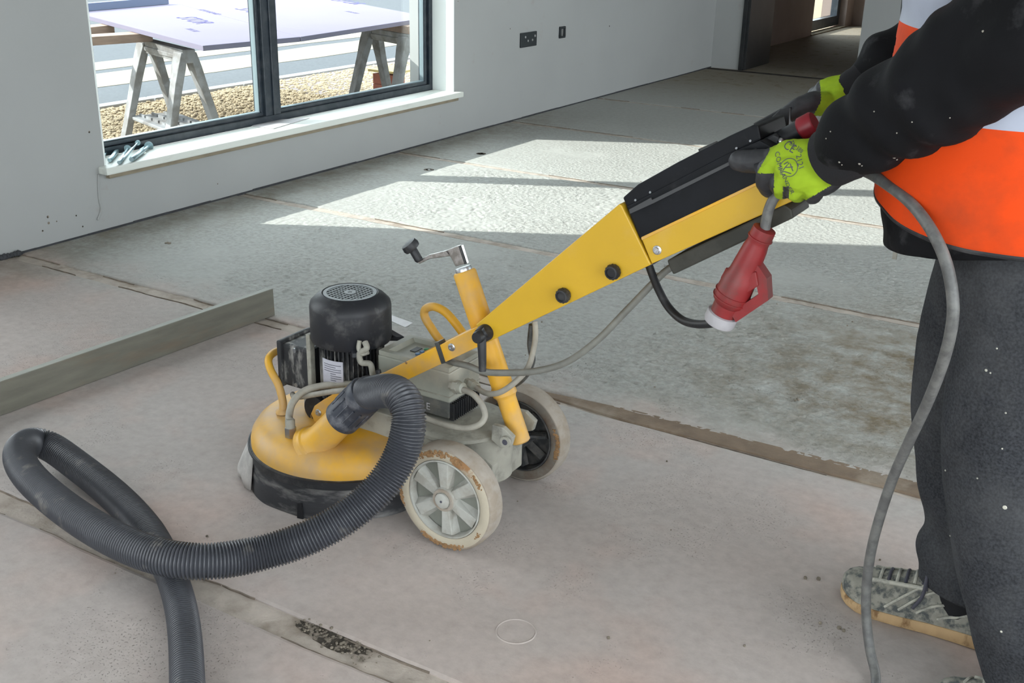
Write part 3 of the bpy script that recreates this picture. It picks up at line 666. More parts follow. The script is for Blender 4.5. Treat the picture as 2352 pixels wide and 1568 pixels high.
obj('skirt_tear', MB().prism([cyl_pt(radians(281), .2335, .001), cyl_pt(radians(284.5), .2335, .001), cyl_pt(radians(283), .2275, .034), cyl_pt(radians(281), .2285, .032)], (0, -.003, 0)), M['sock'], sk)
# --- motor
MCx = V((-1.448, YC, 0))
obj('motor_flange', MB().lathe([(.072, .144), (.074, .150), (.074, .160), (.068, .168)], MCx, n=48), M['motor_dusty'], G, smooth=True)
ob = obj('motor_body', MB().lathe([(.060, .158), (.060, .345)], MCx, n=48), M['motor_dusty'], G, smooth=True)
for k in range(44):
    a = 2 * pi * k / 44
    c, s = cos(a), sin(a); d = V((c, s, 0)); e = V((-s, c, 0)) * .0013
    o1 = .058; o2 = .071
    p = [MCx + d * o1 + e, MCx + d * o2 + e * .7, MCx + d * o2 - e * .7, MCx + d * o1 - e]
    obj('cooling_fin', MB().prism([V((q.x, q.y, .168)) for q in p], (0, 0, .168)), M['motor_dusty'], ob)
obj('fan_cover', MB().lathe([(.066, .318), (.086, .326), (.088, .331), (.088, .402), (.086, .412), (.074, .424), (.064, .430), (.0605, .432), (.0585, .4305)], MCx, n=64, cap=False), M['motor'], G, smooth=True)
gr = obj('fan_grille', MB().lathe([(.0575, .4295), (.0575, .4315), (.050, .4315), (.050, .4295)], MCx, n=48).lathe([(.013, .429), (.013, .4318), (.005, .4318), (.004, .429)], MCx, n=24), M['steel'], G, smooth=True)
gr.data.materials[0] = mat('grey_grille_plate', s2l(116, 122, 124), .5)
bars = MB()
for k in range(-5, 6):
    x = k * .0092; h = math.sqrt(max(.051 ** 2 - x * x, 0))
    bars.box((MCx.x + x - .0011, MCx.y - h, .4290), (MCx.x + x + .0011, MCx.y + h, .4308))
    bars.box((MCx.x - h, MCx.y + x - .0011, .4288), (MCx.x + h, MCx.y + x + .0011, .4306))
o_ = obj('grille_bars', bars, gr.data.materials[0], gr)
obj('fan_well', MB().lathe([(.052, .405), (.0, .405)], MCx, n=32, cap=False), M['sock'], gr)
# ears, lifting lugs and box of the motor
for a in (35, 215, 310):
    d = V((cos(radians(a)), sin(radians(a)), 0)); obj('cover_lug', MB().prism([MCx + d * .075 + V((-.01, 0, .316)), MCx + d * .1 + V((0, 0, .318)), MCx + d * .098 + V((0, 0, .328)), MCx + d * .075 + V((-.01, 0, .345))], (.012, .012, 0)), M['motor'], G, bevel=.002)
tb = MB().box((MCx.x - .150, YC - .06, .20), (MCx.x - .068, YC + .035, .300))
t_ = obj('terminal_box', tb, M['motor_dusty'], G, bevel=.007)
obj('box_lid', MB().box((MCx.x - .160, YC - .066, .196), (MCx.x - .148, YC + .041, .306)), M['motor_dusty'], t_, bevel=.004)
for zz in (.21, .292): obj('lid_screw', MB().lathe([(.005, 0), (.005, .004)], V((MCx.x - .11, YC - .06, zz)), (0, -1, 0), 10), M['steel'], t_)
obj('motor_bracket', MB().box((MCx.x - .073, YC - .066, .19), (MCx.x - .062, YC - .05, .34)), M['dirtygrey'], G, bevel=.002)
# white rating label bent to the fins
lz1, lz0 = U(762, 828, 1.677).z, U(762, 892, 1.677).z
lb0, lb1 = [-math.acos(max(-1, min(1, (U(px, 850, 1.678).x - MCx.x) / .0735))) for px in (741, 785)]
lab = MB(); rows = []
for k in range(9):
    a = lb0 + (lb1 - lb0) * k / 8; rows.append([MCx + V((cos(a) * .0735, sin(a) * .0735, z)) for z in (lz0, lz1)])
vs = [p for r in rows for p in r]; lab.add(vs, [(2 * i, 2 * i + 2, 2 * i + 3, 2 * i + 1) for i in range(8)])
lo = obj('rating_label', lab, M['paper'], G, smooth=True, label='white rating label')
sm_ = lo.modifiers.new('s', 'SOLIDIFY'); sm_.thickness = .0008
for k in range(11):
    z = lz0 + .005 + k * (lz1 - lz0 - .01) / 11; d0, d1 = math.degrees(lb0), math.degrees(lb1); a0 = d0 + (d1 - d0) * (.45 if k < 7 else .12); a1 = d0 + (d1 - d0) * (.92 if k % 3 else .7)
    mbk = MB(); n0 = 6; rr = [[MCx + V((cos(radians(a0 + (a1 - a0) * i / n0)) * .0754, sin(radians(a0 + (a1 - a0) * i / n0)) * .0754, zz)) for zz in (z, z + .0012)] for i in range(n0 + 1)]
    vs = [p for r in rr for p in r]; mbk.add(vs, [(2 * i, 2 * i + 2, 2 * i + 3, 2 * i + 1) for i in range(n0)])
    obj('label_print', mbk, M['ink'], lo)
# valve / bracket mess on the motor's right: lifting eye and clamp
ve = MB(); a_ = U(822, 795, 1.70)
ve.tube(spline([U(838, 785, 1.69), U(842, 800, 1.685), U(826, 812, 1.685), U(830, 832, 1.685), U(850, 836, 1.69), U(856, 860, 1.69)], 8), .0065, 10)
ve.tube(spline([U(826, 782, 1.69), U(824, 800, 1.685), U(832, 812, 1.685), U(846, 808, 1.69)], 8), .005, 10)
obj('cable_clamp', ve, M['dirtygrey'], G, smooth=True)
# --- lifting hoops
f0 = FL(648, 948, .144); 
h1 = spline([f0, U(650, 925, f0.y + .003), U(640, 885, f0.y + .01), U(622, 850, f0.y + .02), U(617, 825, f0.y + .035), U(632, 808, f0.y + .07), U(660, 804, f0.y + .11), U(700, 806, f0.y + .15), U(735, 830, f0.y + .18)], 8)
e1 = V((h1[-1].x + .01, h1[-1].y, .144)); h1 += [h1[-1].lerp(e1, .5), e1]
lh = obj('lifting_hoop', MB().tube(h1, .0088, 14), M['yellow'], G, smooth=True)
obj('hoop_foot', MB().lathe([(.014, 0), (.0135, .006), (.009, .011)], f0, n=20), M['yellow'], lh, smooth=True)
yb_ = 1.84
h2 = spline([U(1030, 800, yb_), U(1008, 778, yb_), U(990, 752, yb_), U(976, 728, yb_), U(977, 710, yb_), U(996, 704, yb_), U(1022, 716, yb_), U(1046, 742, yb_), U(1072, 778, yb_)], 8)
obj('lifting_hoop', MB().tube(h2, .0092, 14), M['yellow'], G, smooth=True)
# --- suction pipe, cuff
p0, p1 = FL(722, 1025, .141), U(800, 925, 1.625)
p0 = FL(726, 1020, .136); p1 = U(812, 934, p0.y + .002); ax = (p1 - p0)
obj('suction_pipe', MB().lathe([(.050, -.01), (.036, .012), (.033, .03), (.032, ax.length)], p0, ax, 36), M['yellow'], G, smooth=True)
obj('weld_bead', MB().lathe([(.046, -.004), (.044, .003), (.038, .007), (.036, .012)], p0, ax, 36), M['yellow'], G, smooth=True)
# --- chassis: grey bar from the head to the axle, curved end plate
ch = MB()
ch.prism([V((-1.50, 1.70, .150)), V((-1.50, 1.70, .196)), V((-1.16, 1.70, .196)), V((-1.10, 1.70, .180)), V((-1.05, 1.70, .150)), V((-1.05, 1.70, .100)), V((-1.12, 1.70, .080)), V((-1.20, 1.70, .110))], (0, .12, 0))
obj('chassis_bar', ch, M['dirtygrey'], G, bevel=.004)
dr = MB(); rr = []
obj('rear_housing', MB().lathe([(.052, 0), (.058, .006), (.058, .098), (.052, .104)], V((-1.10, YC, .098)), (0, 0, 1), 48), M['dirtygrey'], G, smooth=True)
obj('chassis_plate', MB().lathe([(.10, 0), (.103, .003), (.103, .010), (.10, .012)], V((-1.16, YC, .196)), (0, 0, 1), 48), M['dirtygrey'], G, smooth=True)
obj('pivot_block', MB().box((-1.555, 1.705, .144), (-1.495, 1.79, .19)), M['dirtygrey'], G, bevel=.004)
# axle and wheels
AX, AZ, R = -1.092, .1125, .1125; K_ = .1125 / .1055
obj('axle', MB().cyl((AX, 1.60, AZ), (AX, 1.95, AZ), .011, n=20), M['steel'], G, smooth=True)
M['darktyre'] = mat('shaded_dirty_tyre', s2l(112, 106, 98), .8, var=.1, vscale=30, col2=s2l(92, 70, 52), mix=.7, mscale=14)  # brown dirt, plus the far tyre's shade painted into the base colour
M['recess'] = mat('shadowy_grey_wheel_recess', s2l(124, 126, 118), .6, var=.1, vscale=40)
def wheel(y, s, rimmat, label, AX=-1.092):
    """s = -1: visible face towards the camera side."""
    cY = y; w = .050
    wt = obj('wheel', MB().lathe([(r * K_, h) for r, h in ((.086, 0), (.094, .0015), (.1015, .003), (.105, .008), (.1055, .018), (.1055, w - .018), (.105, w - .008), (.1015, w - .003), (.094, w - .0015), (.086, w))], V((AX, cY, AZ)), (0, -s, 0), 72, cap=False), M['tread'], G, smooth=True, label=label)
    for f in (0, 1):
        dd = V((0, s, 0)) * (.0 if f == 0 else -w)
        sg_ = s if f == 0 else -s
        tw = MB(); o = V((AX, cY, AZ)) + dd
        rings = [[o + V((cos(2 * pi * k / 72) * r * K_, sg_ * h, sin(2 * pi * k / 72) * r * K_)) for k in range(72)] for r, h in ((.1005, -.0035), (.097, -.0005), (.090, .0008), (.084, .0005), (.080, -.002), (.079, -.008))]
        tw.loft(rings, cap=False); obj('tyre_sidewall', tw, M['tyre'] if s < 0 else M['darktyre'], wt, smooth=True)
        rings = [[o + V((cos(2 * pi * k / 72) * r * K_, sg_ * h, sin(2 * pi * k / 72) * r * K_)) for k in range(72)] for r, h in ((.0795, -.010), (.079, -.0015), (.076, -.001), (.074, -.010), (.073, -.018))]
        tw = MB(); tw.loft(rings, cap=False); obj('rim_ring', tw, rimmat, wt, smooth=True)
    o = V((AX, cY, AZ))
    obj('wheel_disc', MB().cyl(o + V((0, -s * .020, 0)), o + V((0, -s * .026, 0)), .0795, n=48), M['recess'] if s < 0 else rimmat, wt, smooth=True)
    for k in range(6):                           # tapered spokes standing on the disc
        a = radians(90 + 60 * k + 4); d = V((cos(a), 0, sin(a))); e = V((-sin(a), 0, cos(a)))
        base = [o + d * .018 + e * .012, o + d * .0780 + e * .024, o + d * .0780 - e * .024, o + d * .018 - e * .012]
        topp = [o + d * .018 + e * .008, o + d * .0780 + e * .012, o + d * .0780 - e * .012, o + d * .018 - e * .008]
        mb = MB().loft([[p + V((0, -s * .021, 0)) for p in base], [p + V((0, -s * .004, 0)) for p in topp]])
        obj('spoke', mb, rimmat, wt, bevel=.0015)
    obj('hub', MB().lathe([(.026, -.024), (.026, -.004), (.0235, .001), (.020, .001)], o, (0, s, 0), 32), rimmat, wt, smooth=True)
    obj('hub_ring', MB().lathe([(.0245, .0), (.0235, .003), (.018, .003), (.0175, .0)], o, (0, s, 0), 24), M['tread'], wt, smooth=True)
    obj('hub_cap', MB().lathe([(.0165, .0), (.016, .006), (.013, .008), (.0, .008)], o, (0, s, 0), 28), M['rim'], wt, smooth=True)
    obj('axle_bolt', MB().lathe([(.0026, .008), (.0024, .0092), (.0015, .009)], o, (0, s, 0), 12), M['ink'], wt)
    return wt
wn = wheel(1.585, -1, M['rim'], 'near grey wheel with mud-caked cream tyre')
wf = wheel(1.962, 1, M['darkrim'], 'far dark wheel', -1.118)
AXF = -1.118
# the far wheel also shows its inner face
o = V((AXF, 1.962 - .050, AZ))
for k in range(8):
    a = radians(45 * k + 12); d = V((cos(a), 0, sin(a))); e = V((-sin(a), 0, cos(a)))
    mb = MB().loft([[o + d * .02 + e * .006 + V((0, .016, 0)), o + d * .073 + e * .008 + V((0, .016, 0)), o + d * .073 - e * .008 + V((0, .016, 0)), o + d * .02 - e * .006 + V((0, .016, 0))], [o + d * .02 + e * .003, o + d * .073 + e * .003, o + d * .073 - e * .003, o + d * .02 - e * .003]])
    obj('spoke', mb, M['darkrim'], wf)
obj('hub', MB().lathe([(.024, .0), (.022, .006), (.012, .006)], o + V((0, .004, 0)), (0, -1, 0), 28), M['darkrim'], wf, smooth=True)
# caked mud on the near wheel: arcs on the sidewall
def mud(a0, a1, r0, r1, y, par, AX=-1.092):
    mb = MB(); n = int((a1 - a0) / 3)
    for i in range(n * 5):
        a = radians(random.uniform(a0, a1)); r = random.uniform(r0, r1)
        e_ = min(1, 6 * min(abs(a - radians(a0)), abs(radians(a1) - a)) + .25)
        r *= K_; mb.ico((AX + cos(a) * r, y, AZ + sin(a) * r), random.uniform(.0022, .0042) * e_, 1, (1, .5, 1))
    o_ = obj('caked_mud', mb, M['mud'], par); o_['kind'] = 'stuff'
mud(62, 128, .088, .099, 1.5848, wn); mud(28, 50, .090, .097, 1.5848, wn); mud(236, 300, .092, .100, 1.5848, wn); mud(318, 332, .088, .095, 1.5848, wn); mud(176, 205, .095, .100, 1.5855, wn)
mud(-20, 25, .092, .100, 1.911, wf, -1.118); mud(215, 262, .092, .100, 1.911, wf, -1.118)
# --- inverter box on the chassis
bx0, bx1, by0, by1 = -1.348, -1.165, 1.713, 1.828; bz0, bzm, bz1 = .217, .255, .326
iv = obj('inverter_box', MB().box((bx0, by0, bzm), (bx1, by1, bz1 - .004)), M['castgrey'], G, bevel=.004)
obj('box_base', MB().box((bx0 + .004, by0 + .004, bz0), (bx1 - .004, by1 - .004, bzm + .002)), mat('dark_grey_box_base', s2l(84, 86, 84), .5, col2=s2l(120, 116, 108), mix=.5, mscale=20), iv, bevel=.003)
obj('seam', MB().box((bx0 - .001, by0 - .001, bzm + .012), (bx1 + .001, by1 + .001, bzm + .0145)), M['dirtygrey'], iv)
for k in range(15):
    y = by0 + .008 + k * .0068; obj('heat_sink_fin', MB().box((bx1 - .006, y, bz0 - .004), (bx1 + .006, y + .0022, bzm - .004)), M['black'], iv)
# raised frame of the panel with sloping walls, keys
fr = MB(); x0_, x1_, y0_, y1_ = bx0 + .012, bx1 - .03, by0 + .010, by1 - .008
z_ = bz1 - .004
outer = [V((bx0 + .002, by0 + .002, z_)), V((bx1 - .002, by0 + .002, z_)), V((bx1 - .002, by1 - .002, z_)), V((bx0 + .002, by1 - .002, z_))]
rim_o = [V((p.x, p.y, z_ + .010)) for p in outer]
rim_i = [V((x0_ + .006, y0_ + .004, z_ + .010)), V((x1_ - .004, y0_ + .004, z_ + .010)), V((x1_ - .004, y1_ - .004, z_ + .010)), V((x0_ + .006, y1_ - .004, z_ + .010))]
flr = [V((x0_ + .012, y0_ + .006, z_ + .001)), V((x1_ - .012, y0_ + .006, z_ + .001)), V((x1_ - .012, y1_ - .006, z_ + .001)), V((x0_ + .012, y1_ - .006, z_ + .001))]
fr.loft([outer, rim_o, rim_i, flr])
obj('panel_frame', fr, M['castgrey'], iv)
kx, ky, kz = x0_ + .050, y0_ + .072, z_ + .0012
obj('display', MB().box((kx - .016, ky - .03, kz), (kx - .002, ky - .004, kz + .0015)), M['black'], iv)
for i, (dx, dy, m_) in enumerate(((.004, .002, 'green'), (.022, .002, 'redkey'), (.004, -.014, 'bluekey'), (.022, -.014, 'bluekey'), (.004, -.030, 'bluekey'))):
    obj('key', MB().lathe([(.0055, 0), (.0055, .0015), (.0045, .0022)], V((kx + dx + .004, ky + dy - .005, kz)), (0, 0, 1), 14), M[m_], iv)
mbx = MB()
o_ = obj('maker_mark', text_mesh('E', .022, V((bx1 - .060, by0 + .0025, bz0 + .010)), (1, 0, 0), (0, 0, 1)), M['white'], iv)
o_ = obj('maker_mark', text_mesh('LENZ', .022, V((bx1 - .105, by0 + .0025, bz0 + .010)), (1, 0, 0), (0, 0, 1)), M['white'], iv)
bpy.data.objects.remove(o_)
def gland(px, py, Y, dpx, dpy, dY, r=.013):
    a = U(px, py, Y); b = U(dpx, dpy, dY); d = (b - a)
    g_ = obj('cable_gland', MB().lathe([(r * .8, -.012), (r * .8, 0), (r * 1.15, 0), (r * 1.15, .012)], a, d, 6), M['castgrey'], G)
    obj('gland_nut', MB().lathe([(r, .012), (r * .92, .022), (r * .6, .025)], a, d, 16), M['castgrey'], g_, smooth=True)
gland(1046, 888, 1.705, 1066, 892, 1.70, .0125)
gland(1080, 880, 1.74, 1098, 890, 1.735, .0095)
obj('power_cable', MB().tube(spline([U(1060, 893, 1.70), U(1086, 905, 1.69), U(1106, 928, 1.685), U(1114, 955, 1.685), U(1100, 975, 1.67), U(1065, 983, 1.66), U(1010, 972, 1.66), U(965, 955, 1.665), U(930, 945, 1.67)], 8), .0062, 12), M['cable'], G, smooth=True)
obj('control_cable', MB().tube(spline([U(1095, 890, 1.73), U(1115, 902, 1.72), U(1145, 902, 1.695), U(1180, 880, 1.69), U(1212, 845, 1.70), U(1226, 800, 1.72), U(1230, 765, 1.735), U(1228, 738, 1.74)], 8), .0058, 12), M['cable'], G, smooth=True)
obj('control_cable', MB().tube(spline([U(1222, 745, 1.745), U(1218, 790, 1.745), U(1222, 830, 1.75), U(1200, 870, 1.76), U(1150, 900, 1.78)], 8), .0065, 12), M['darkcable'], G, smooth=True)
obj('mains_cable', MB().tube(spline([U(1012, 822, 1.715), U(1040, 832, 1.69), U(1075, 840, 1.685), U(1110, 853, 1.68), U(1160, 856, 1.675), U(1230, 852, 1.675), U(1300, 832, 1.69), U(1370, 783, 1.70), U(1440, 712, 1.715), U(1500, 650, 1.73), U(1535, 618, 1.745), U(1575, 596, 1.75), U(1620, 575, 1.75)], 8), .0066, 12), M['mains'], G, smooth=True)
obj('motor_cable', MB().tube(spline([U(672, 905, 1.69), U(680, 912, 1.66), U(720, 906, 1.645), U(770, 898, 1.64), U(830, 893, 1.65), U(880, 890, 1.68), U(930, 890, 1.70)], 8), .0062, 12), M['cable'], G, smooth=True)
hf = FL(668, 1000, .144)
obj('air_hose', MB().tube(spline([hf + V((0, 0, .035)), U(664, 955, hf.y + .01), U(672, 925, hf.y + .03), U(698, 898, hf.y + .055), U(740, 886, hf.y + .08), U(800, 882, hf.y + .10), U(870, 884, 1.70)], 8), .0080, 12), M['cable'], G, smooth=True)
g_ = obj('hose_fitting', MB().lathe([(.0125, -.002), (.0125, .020)], hf, (0, 0, 1), 6), M['steel'], G)
obj('fitting_collar', MB().lathe([(.0105, .020), (.0105, .036), (.008, .040)], hf, (0, 0, 1), 16), M['dirtygrey'], g_, smooth=True)
# --- height column with crank
ca, cb = U(1066, 622, 1.752), U(1196, 1012, 1.752)
d = (cb - ca).normalized(); Lc = (cb - ca).length
q = (U(1162, 905, 1.752) - ca).length
col = obj('height_column', MB().lathe([(.0205, 0), (.0235, .004), (.0235, q * .45), (.0225, q * .5), (.0225, q - .02), (.0250, q - .016), (.0250, q), (.0215, q + .004), (.0200, q + .008), (.0200, Lc), (.017, Lc + .003)], ca, d, 36), M['yellow'], G, smooth=True)
obj('column_cap', MB().lathe([(.0155, -.008), (.017, -.004), (.017, .001)], ca, d, 24), M['steel'], col, smooth=True)
ka = ca - d * .006
k1, k2, k3, k4 = U(1062, 604, 1.752), U(1056, 566, 1.752), U(1038, 577, 1.75), U(966, 603, 1.745)
crk = obj('crank_arm', MB().prism([U(1071, 606, 1.746), U(1058, 563, 1.746), U(1049, 565, 1.746), U(1022, 576, 1.746), U(1036, 592, 1.746), U(1046, 612, 1.746)], (0, .010, 0)).prism([U(1030, 574, 1.746), U(1035, 588, 1.746), U(985, 595, 1.746), U(962, 606, 1.746), U(958, 600, 1.746), U(985, 585, 1.746)], (0, .008, 0)), M['chrome'], G, bevel=.001)
obj('crank_edge', MB().tube([U(1056, 564, 1.744), U(1070, 606, 1.744)], .0028, 8), M['black'], crk)
kb0, kb1 = U(964, 600, 1.742), U(944, 566, 1.742)
kd = (kb1 - kb0)
obj('crank_knob', MB().lathe([(.006, 0), (.0085, .004), (.0085, kd.length * .75), (.0085, kd.length * .80)], kb0, kd, 20).lathe([(.0165, -.006), (.0185, 0), (.0165, .009), (.006, .011)], kb1, (kb1 - kb0) * .6 + V((-.001, -.010, .004)), 24), M['black'], G, smooth=True)
# eyelet bracket at the column foot
cbp = PP_([(1130, 975), (1155, 982), (1178, 1005), (1172, 1026), (1150, 1030), (1128, 1010)], 1.70)
eb = obj('column_bracket', MB().prism(cbp, (0, .012, 0)), M['dirtygrey'], G, bevel=.002)
obj('column_bracket', MB().prism([p + V((0, .088, 0)) for p in cbp], (0, .012, 0)), M['dirtygrey'], G, bevel=.002)
ec = U(1163, 1013, 1.698)
obj('bracket_eye', MB().lathe([(.0115, 0), (.0115, .006), (.006, .006), (.006, .001)], ec, (0, -1, 0), 24), M['dirtygrey'], eb, smooth=True)
obj('eye_bore', MB().lathe([(.006, 0), (.006, .002)], ec + V((0, -.0045, 0)), (0, -1, 0), 16), M['ink'], eb)

# --- arm: lower link, flared plates, control housing
def PP(lst, Y): return [U(a, b, Y) for a, b in lst]
low = [(714, 950), (722, 932), (742, 918), (800, 884), (840, 868), (880, 856), (1000, 797), (1128, 735), (1140, 775), (1120, 786), (936, 872), (905, 895), (772, 958), (745, 974), (722, 968)]
ARY, ARW = 1.671, .112
obj('link_arm', MB().prism(PP(low, ARY), (0, .006, 0)), M['yellow'], G, bevel=.0012)
lowf = MB().prism(PP(low[4:11], ARY), (0, 0, 0)); 
obj('link_arm', MB().prism([p + V((0, ARW - .006, 0)) for p in PP([(860, 866), (880, 856), (1000, 797), (1128, 735), (1140, 775), (936, 872)], ARY)], (0, .006, 0)).prism([p + V((0, .004, 0)) for p in PP([(1000, 797), (1128, 735), (1130, 740), (1002, 802)], ARY)], (0, ARW - .008, 0)), M['yellow'], G, bevel=.0008)
big = [(1092, 746), (1422, 468), (1428, 472), (1495, 608), (1155, 769), (1120, 786)]
obj('flared_plate', MB().prism(PP(big, ARY - .003), (0, ARW + .006, 0)), M['yellow_clean'], G, bevel=.0025)
def disc(name, px, py, r, h, m, Y=ARY - .003, n=28, prof=None):
    return obj(name, MB().lathe(prof or [(r, 0), (r, h * .7), (r * .8, h)], U(px, py, Y), (0, -1, 0), n), M[m], G, smooth=True)
for p in ((1298, 676), (1412, 622)):
    k_ = disc('round_knob', *p, .0130, .016, 'black', prof=[(.0115, 0), (.0132, .003), (.0132, .012), (.0115, .016), (.009, .0165), (.0085, .0125)])
    for j in range(14):
        a = 2 * pi * j / 14; c = U(*p, ARY - .003) + V((cos(a) * .0130, -.004, sin(a) * .0130)); obj('knurl', MB().cyl(c, c + V((0, -.008, 0)), .0012, n=6), M['black'], k_)
for p, Yv in (((1510, 574), 1.669), ((1038, 797), ARY), ((732, 947), ARY)):
    b_ = disc('washer_bolt', *p, .0080, .0025, 'steel', Y=Yv)
    obj('bolt_head', MB().lathe([(.0052, .002), (.0048, .006), (.0022, .006), (.0022, .004)], U(*p, Yv), (0, -1, 0), 20), M['steel'], b_, smooth=True)
# bush behind the pivot
obj('pivot_bush', MB().lathe([(.030, 0), (.030, .045)], U(728, 945, 1.679) + V((-.006, 0, .004)), (0, 1, 0), 32), M['black'], G, smooth=True)
obj('pivot_boss', MB().lathe([(.026, 0), (.022, .01), (.022, .05)], FL(705, 975, .150) + V((0, .05, 0)), U(745, 930, 1.76) - FL(705, 975, .150), 28), M['yellow'], G, smooth=True)
# cable tie and small screw
obj('cable_tie', MB().loft([[V((p.x, y, p.z)) for p in PP(l, ARY)] for l, y in (([(999, 787), (1008, 784), (1024, 833), (1015, 835)], ARY - .0018), ([(999, 787), (1008, 784), (1024, 833), (1015, 835)], ARY + .02))]), M['darkcable'], G)
obj('arm_screw', MB().cyl(U(870, 858, ARY + .004), U(868, 850, ARY + .004), .006, n=12), M['motor_dusty'], G, smooth=True)
obj('rivet', MB().lathe([(.003, 0), (.002, .0012)], U(933, 833, ARY), (0, -1, 0), 10), M['mud'], G)
# clamp lever
cl = obj('clamp_lever', MB().tube(spline([U(1106, 775, 1.644), U(1107, 800, 1.640), U(1108, 830, 1.638), U(1108, 852, 1.636)], 6), lambda t: .0092 - .0022 * t, 16).lathe([(.0105, -.006), (.0125, 0), (.0125, .012), (.0105, .018)], U(1106, 770, 1.648), (0, -1, 0), 20), M['black'], G, smooth=True)
obj('lever_hub', MB().lathe([(.0165, 0), (.0165, .012), (.013, .026)], U(1118, 762, 1.670), (0, -1, 0), 24), M['motor'], cl, smooth=True)
obj('lever_neck', MB().cyl(U(1118, 762, 1.652), U(1106, 770, 1.646), .010, .009, 16), M['black'], cl, smooth=True)

# control housing (black), yellow tray below it, black box underneath
hn = [(1443, 478), (1462, 470), (1780, 300), (1830, 300), (1815, 378), (1470, 543)]
house = PP([(1438, 474), (1672, 352), (1745, 322), (1800, 352), (1850, 366), (1735, 426), (1470, 550)], 1.672)
ho = obj('control_housing', MB().prism(house, (0, .132, 0)), M['housing'], G, bevel=.003)
lid = PP([(1430, 454), (1464, 424), (1557, 372), (1675, 312), (1727, 288), (1742, 288), (1748, 320), (1670, 358), (1441, 478)], 1.676)
obj('housing_lid', MB().prism(lid, (0, .126, 0)), M['housing'], ho, bevel=.003)
lip = PP([(1447, 480), (1497, 453), (1500, 458), (1738, 340), (1740, 347), (1502, 466), (1449, 490)], 1.670)
obj('lid_lip', MB().prism(lip, (0, -.004, 0)), mat('grey_lip_edge', (.05, .052, .055), .4), ho)  # lip in a lighter grey than the lid
for p in ((1460, 460), (1494, 442), (1692, 341), (1724, 324)):
    obj('lid_screw', MB().lathe([(.0025, 0), (.002, .002)], U(*p, 1.675), (0, -1, .4), 10), M['steel'], ho)
obj('lid_hinge', MB().box((-.0, 0, 0), (.034, .012, .006), Matrix.Translation(U(1606, 350, 1.80)) @ Matrix.Rotation(radians(-29), 4, 'Y')), M['darkcable'], ho, bevel=.001)
tray = PP([(1472, 545), (1735, 420), (1860, 362), (1838, 454), (1497, 606)], 1.669)
obj('arm_channel', MB().prism(tray, (0, .138, 0)), M['yellow_clean'], G, bevel=.002)
obj('channel_flange', MB().prism(PP([(1472, 545), (1735, 420), (1860, 362), (1861, 368), (1736, 427), (1474, 552)], 1.6675), (0, .004, 0)), M['yellow'], G, bevel=.001)
obj('seam_gap', MB().prism(PP([(1428, 472), (1433, 471), (1501, 607), (1495, 609)], 1.678), (0, .12, 0)), M['ink'], G)
ub = obj('under_box', MB().prism(PP([(1532, 598), (1536, 612), (1546, 631), (1822, 501), (1818, 482), (1808, 474), (1800, 470)], 1.705), (0, .088, 0)), mat('olive_black_plastic', (.030, .031, .024), .6, col2=(.07, .07, .06), mix=.5, mscale=12), G, bevel=.003)
# handle bars and switch gear
gN0, gN1 = U(1742, 392, 1.640), U(1935, 305, 1.640)
gF0, gF1 = U(1740, 300, 1.92), U(1915, 205, 1.96)
hb = obj('handle_bar', MB().tube([gN0, gN1], .0135, 16), M['black'], G, smooth=True)
obj('handle_bracket', MB().cyl(U(1775, 378, 1.640), U(1775, 378, 1.69), .009, n=12), M['black'], hb, smooth=True)
hb2 = obj('handle_bar', MB().tube([gF0, gF1], .0150, 16), M['black'], G, smooth=True)
obj('handle_bracket', MB().cyl(U(1760, 289, 1.90), U(1760, 289, 1.78), .010, n=12), M['black'], hb2, smooth=True)
obj('grip_plate', MB().prism(PP([(1740, 300), (1790, 252), (1815, 246), (1812, 290), (1752, 320)], 1.86), (0, .03, 0)), M['under'] if 'under' in M else M['black'], hb2, bevel=.003)
s0, s1, s2 = U(1792, 322, 1.725), U(1838, 298, 1.725), U(1868, 282, 1.725)
sw = obj('stop_switch', MB().lathe([(.012, -.012), (.0155, 0), (.0155, (s1 - s0).length)], s0, s1 - s0, 24), M['black'], G, smooth=True)
obj('stop_button', MB().lathe([(.0155, 0), (.0185, .003), (.0185, (s2 - s1).length), (.0165, (s2 - s1).length + .003)], s1, s2 - s1, 28), M['redknob'], sw, smooth=True, label='red stop button')
obj('toggle_nut', MB().ico(U(1793, 325, 1.705), .0065, 2), M['chrome'], sw, smooth=True)
obj('switch_socket', MB().prism(PP([(1736, 333), (1752, 318), (1775, 308), (1790, 316), (1786, 340), (1745, 352)], 1.70), (0, .05, 0)), M['black'], G, bevel=.003)
obj('cord_loop', MB().tube(spline([U(1733, 308, 1.80), U(1737, 298, 1.80), U(1752, 293, 1.80), U(1757, 305, 1.80)], 6), .002, 8), M['darkcable'], G, smooth=True)
obj('supply_cord', MB().tube(spline([U(1488, 600, 1.735), U(1498, 630, 1.73), U(1514, 668, 1.72), U(1536, 706, 1.71), U(1566, 734, 1.69), U(1600, 744, 1.67), U(1640, 742, 1.655), U(1656, 734, 1.650)], 8), .0072, 14), M['black'], G, smooth=True)

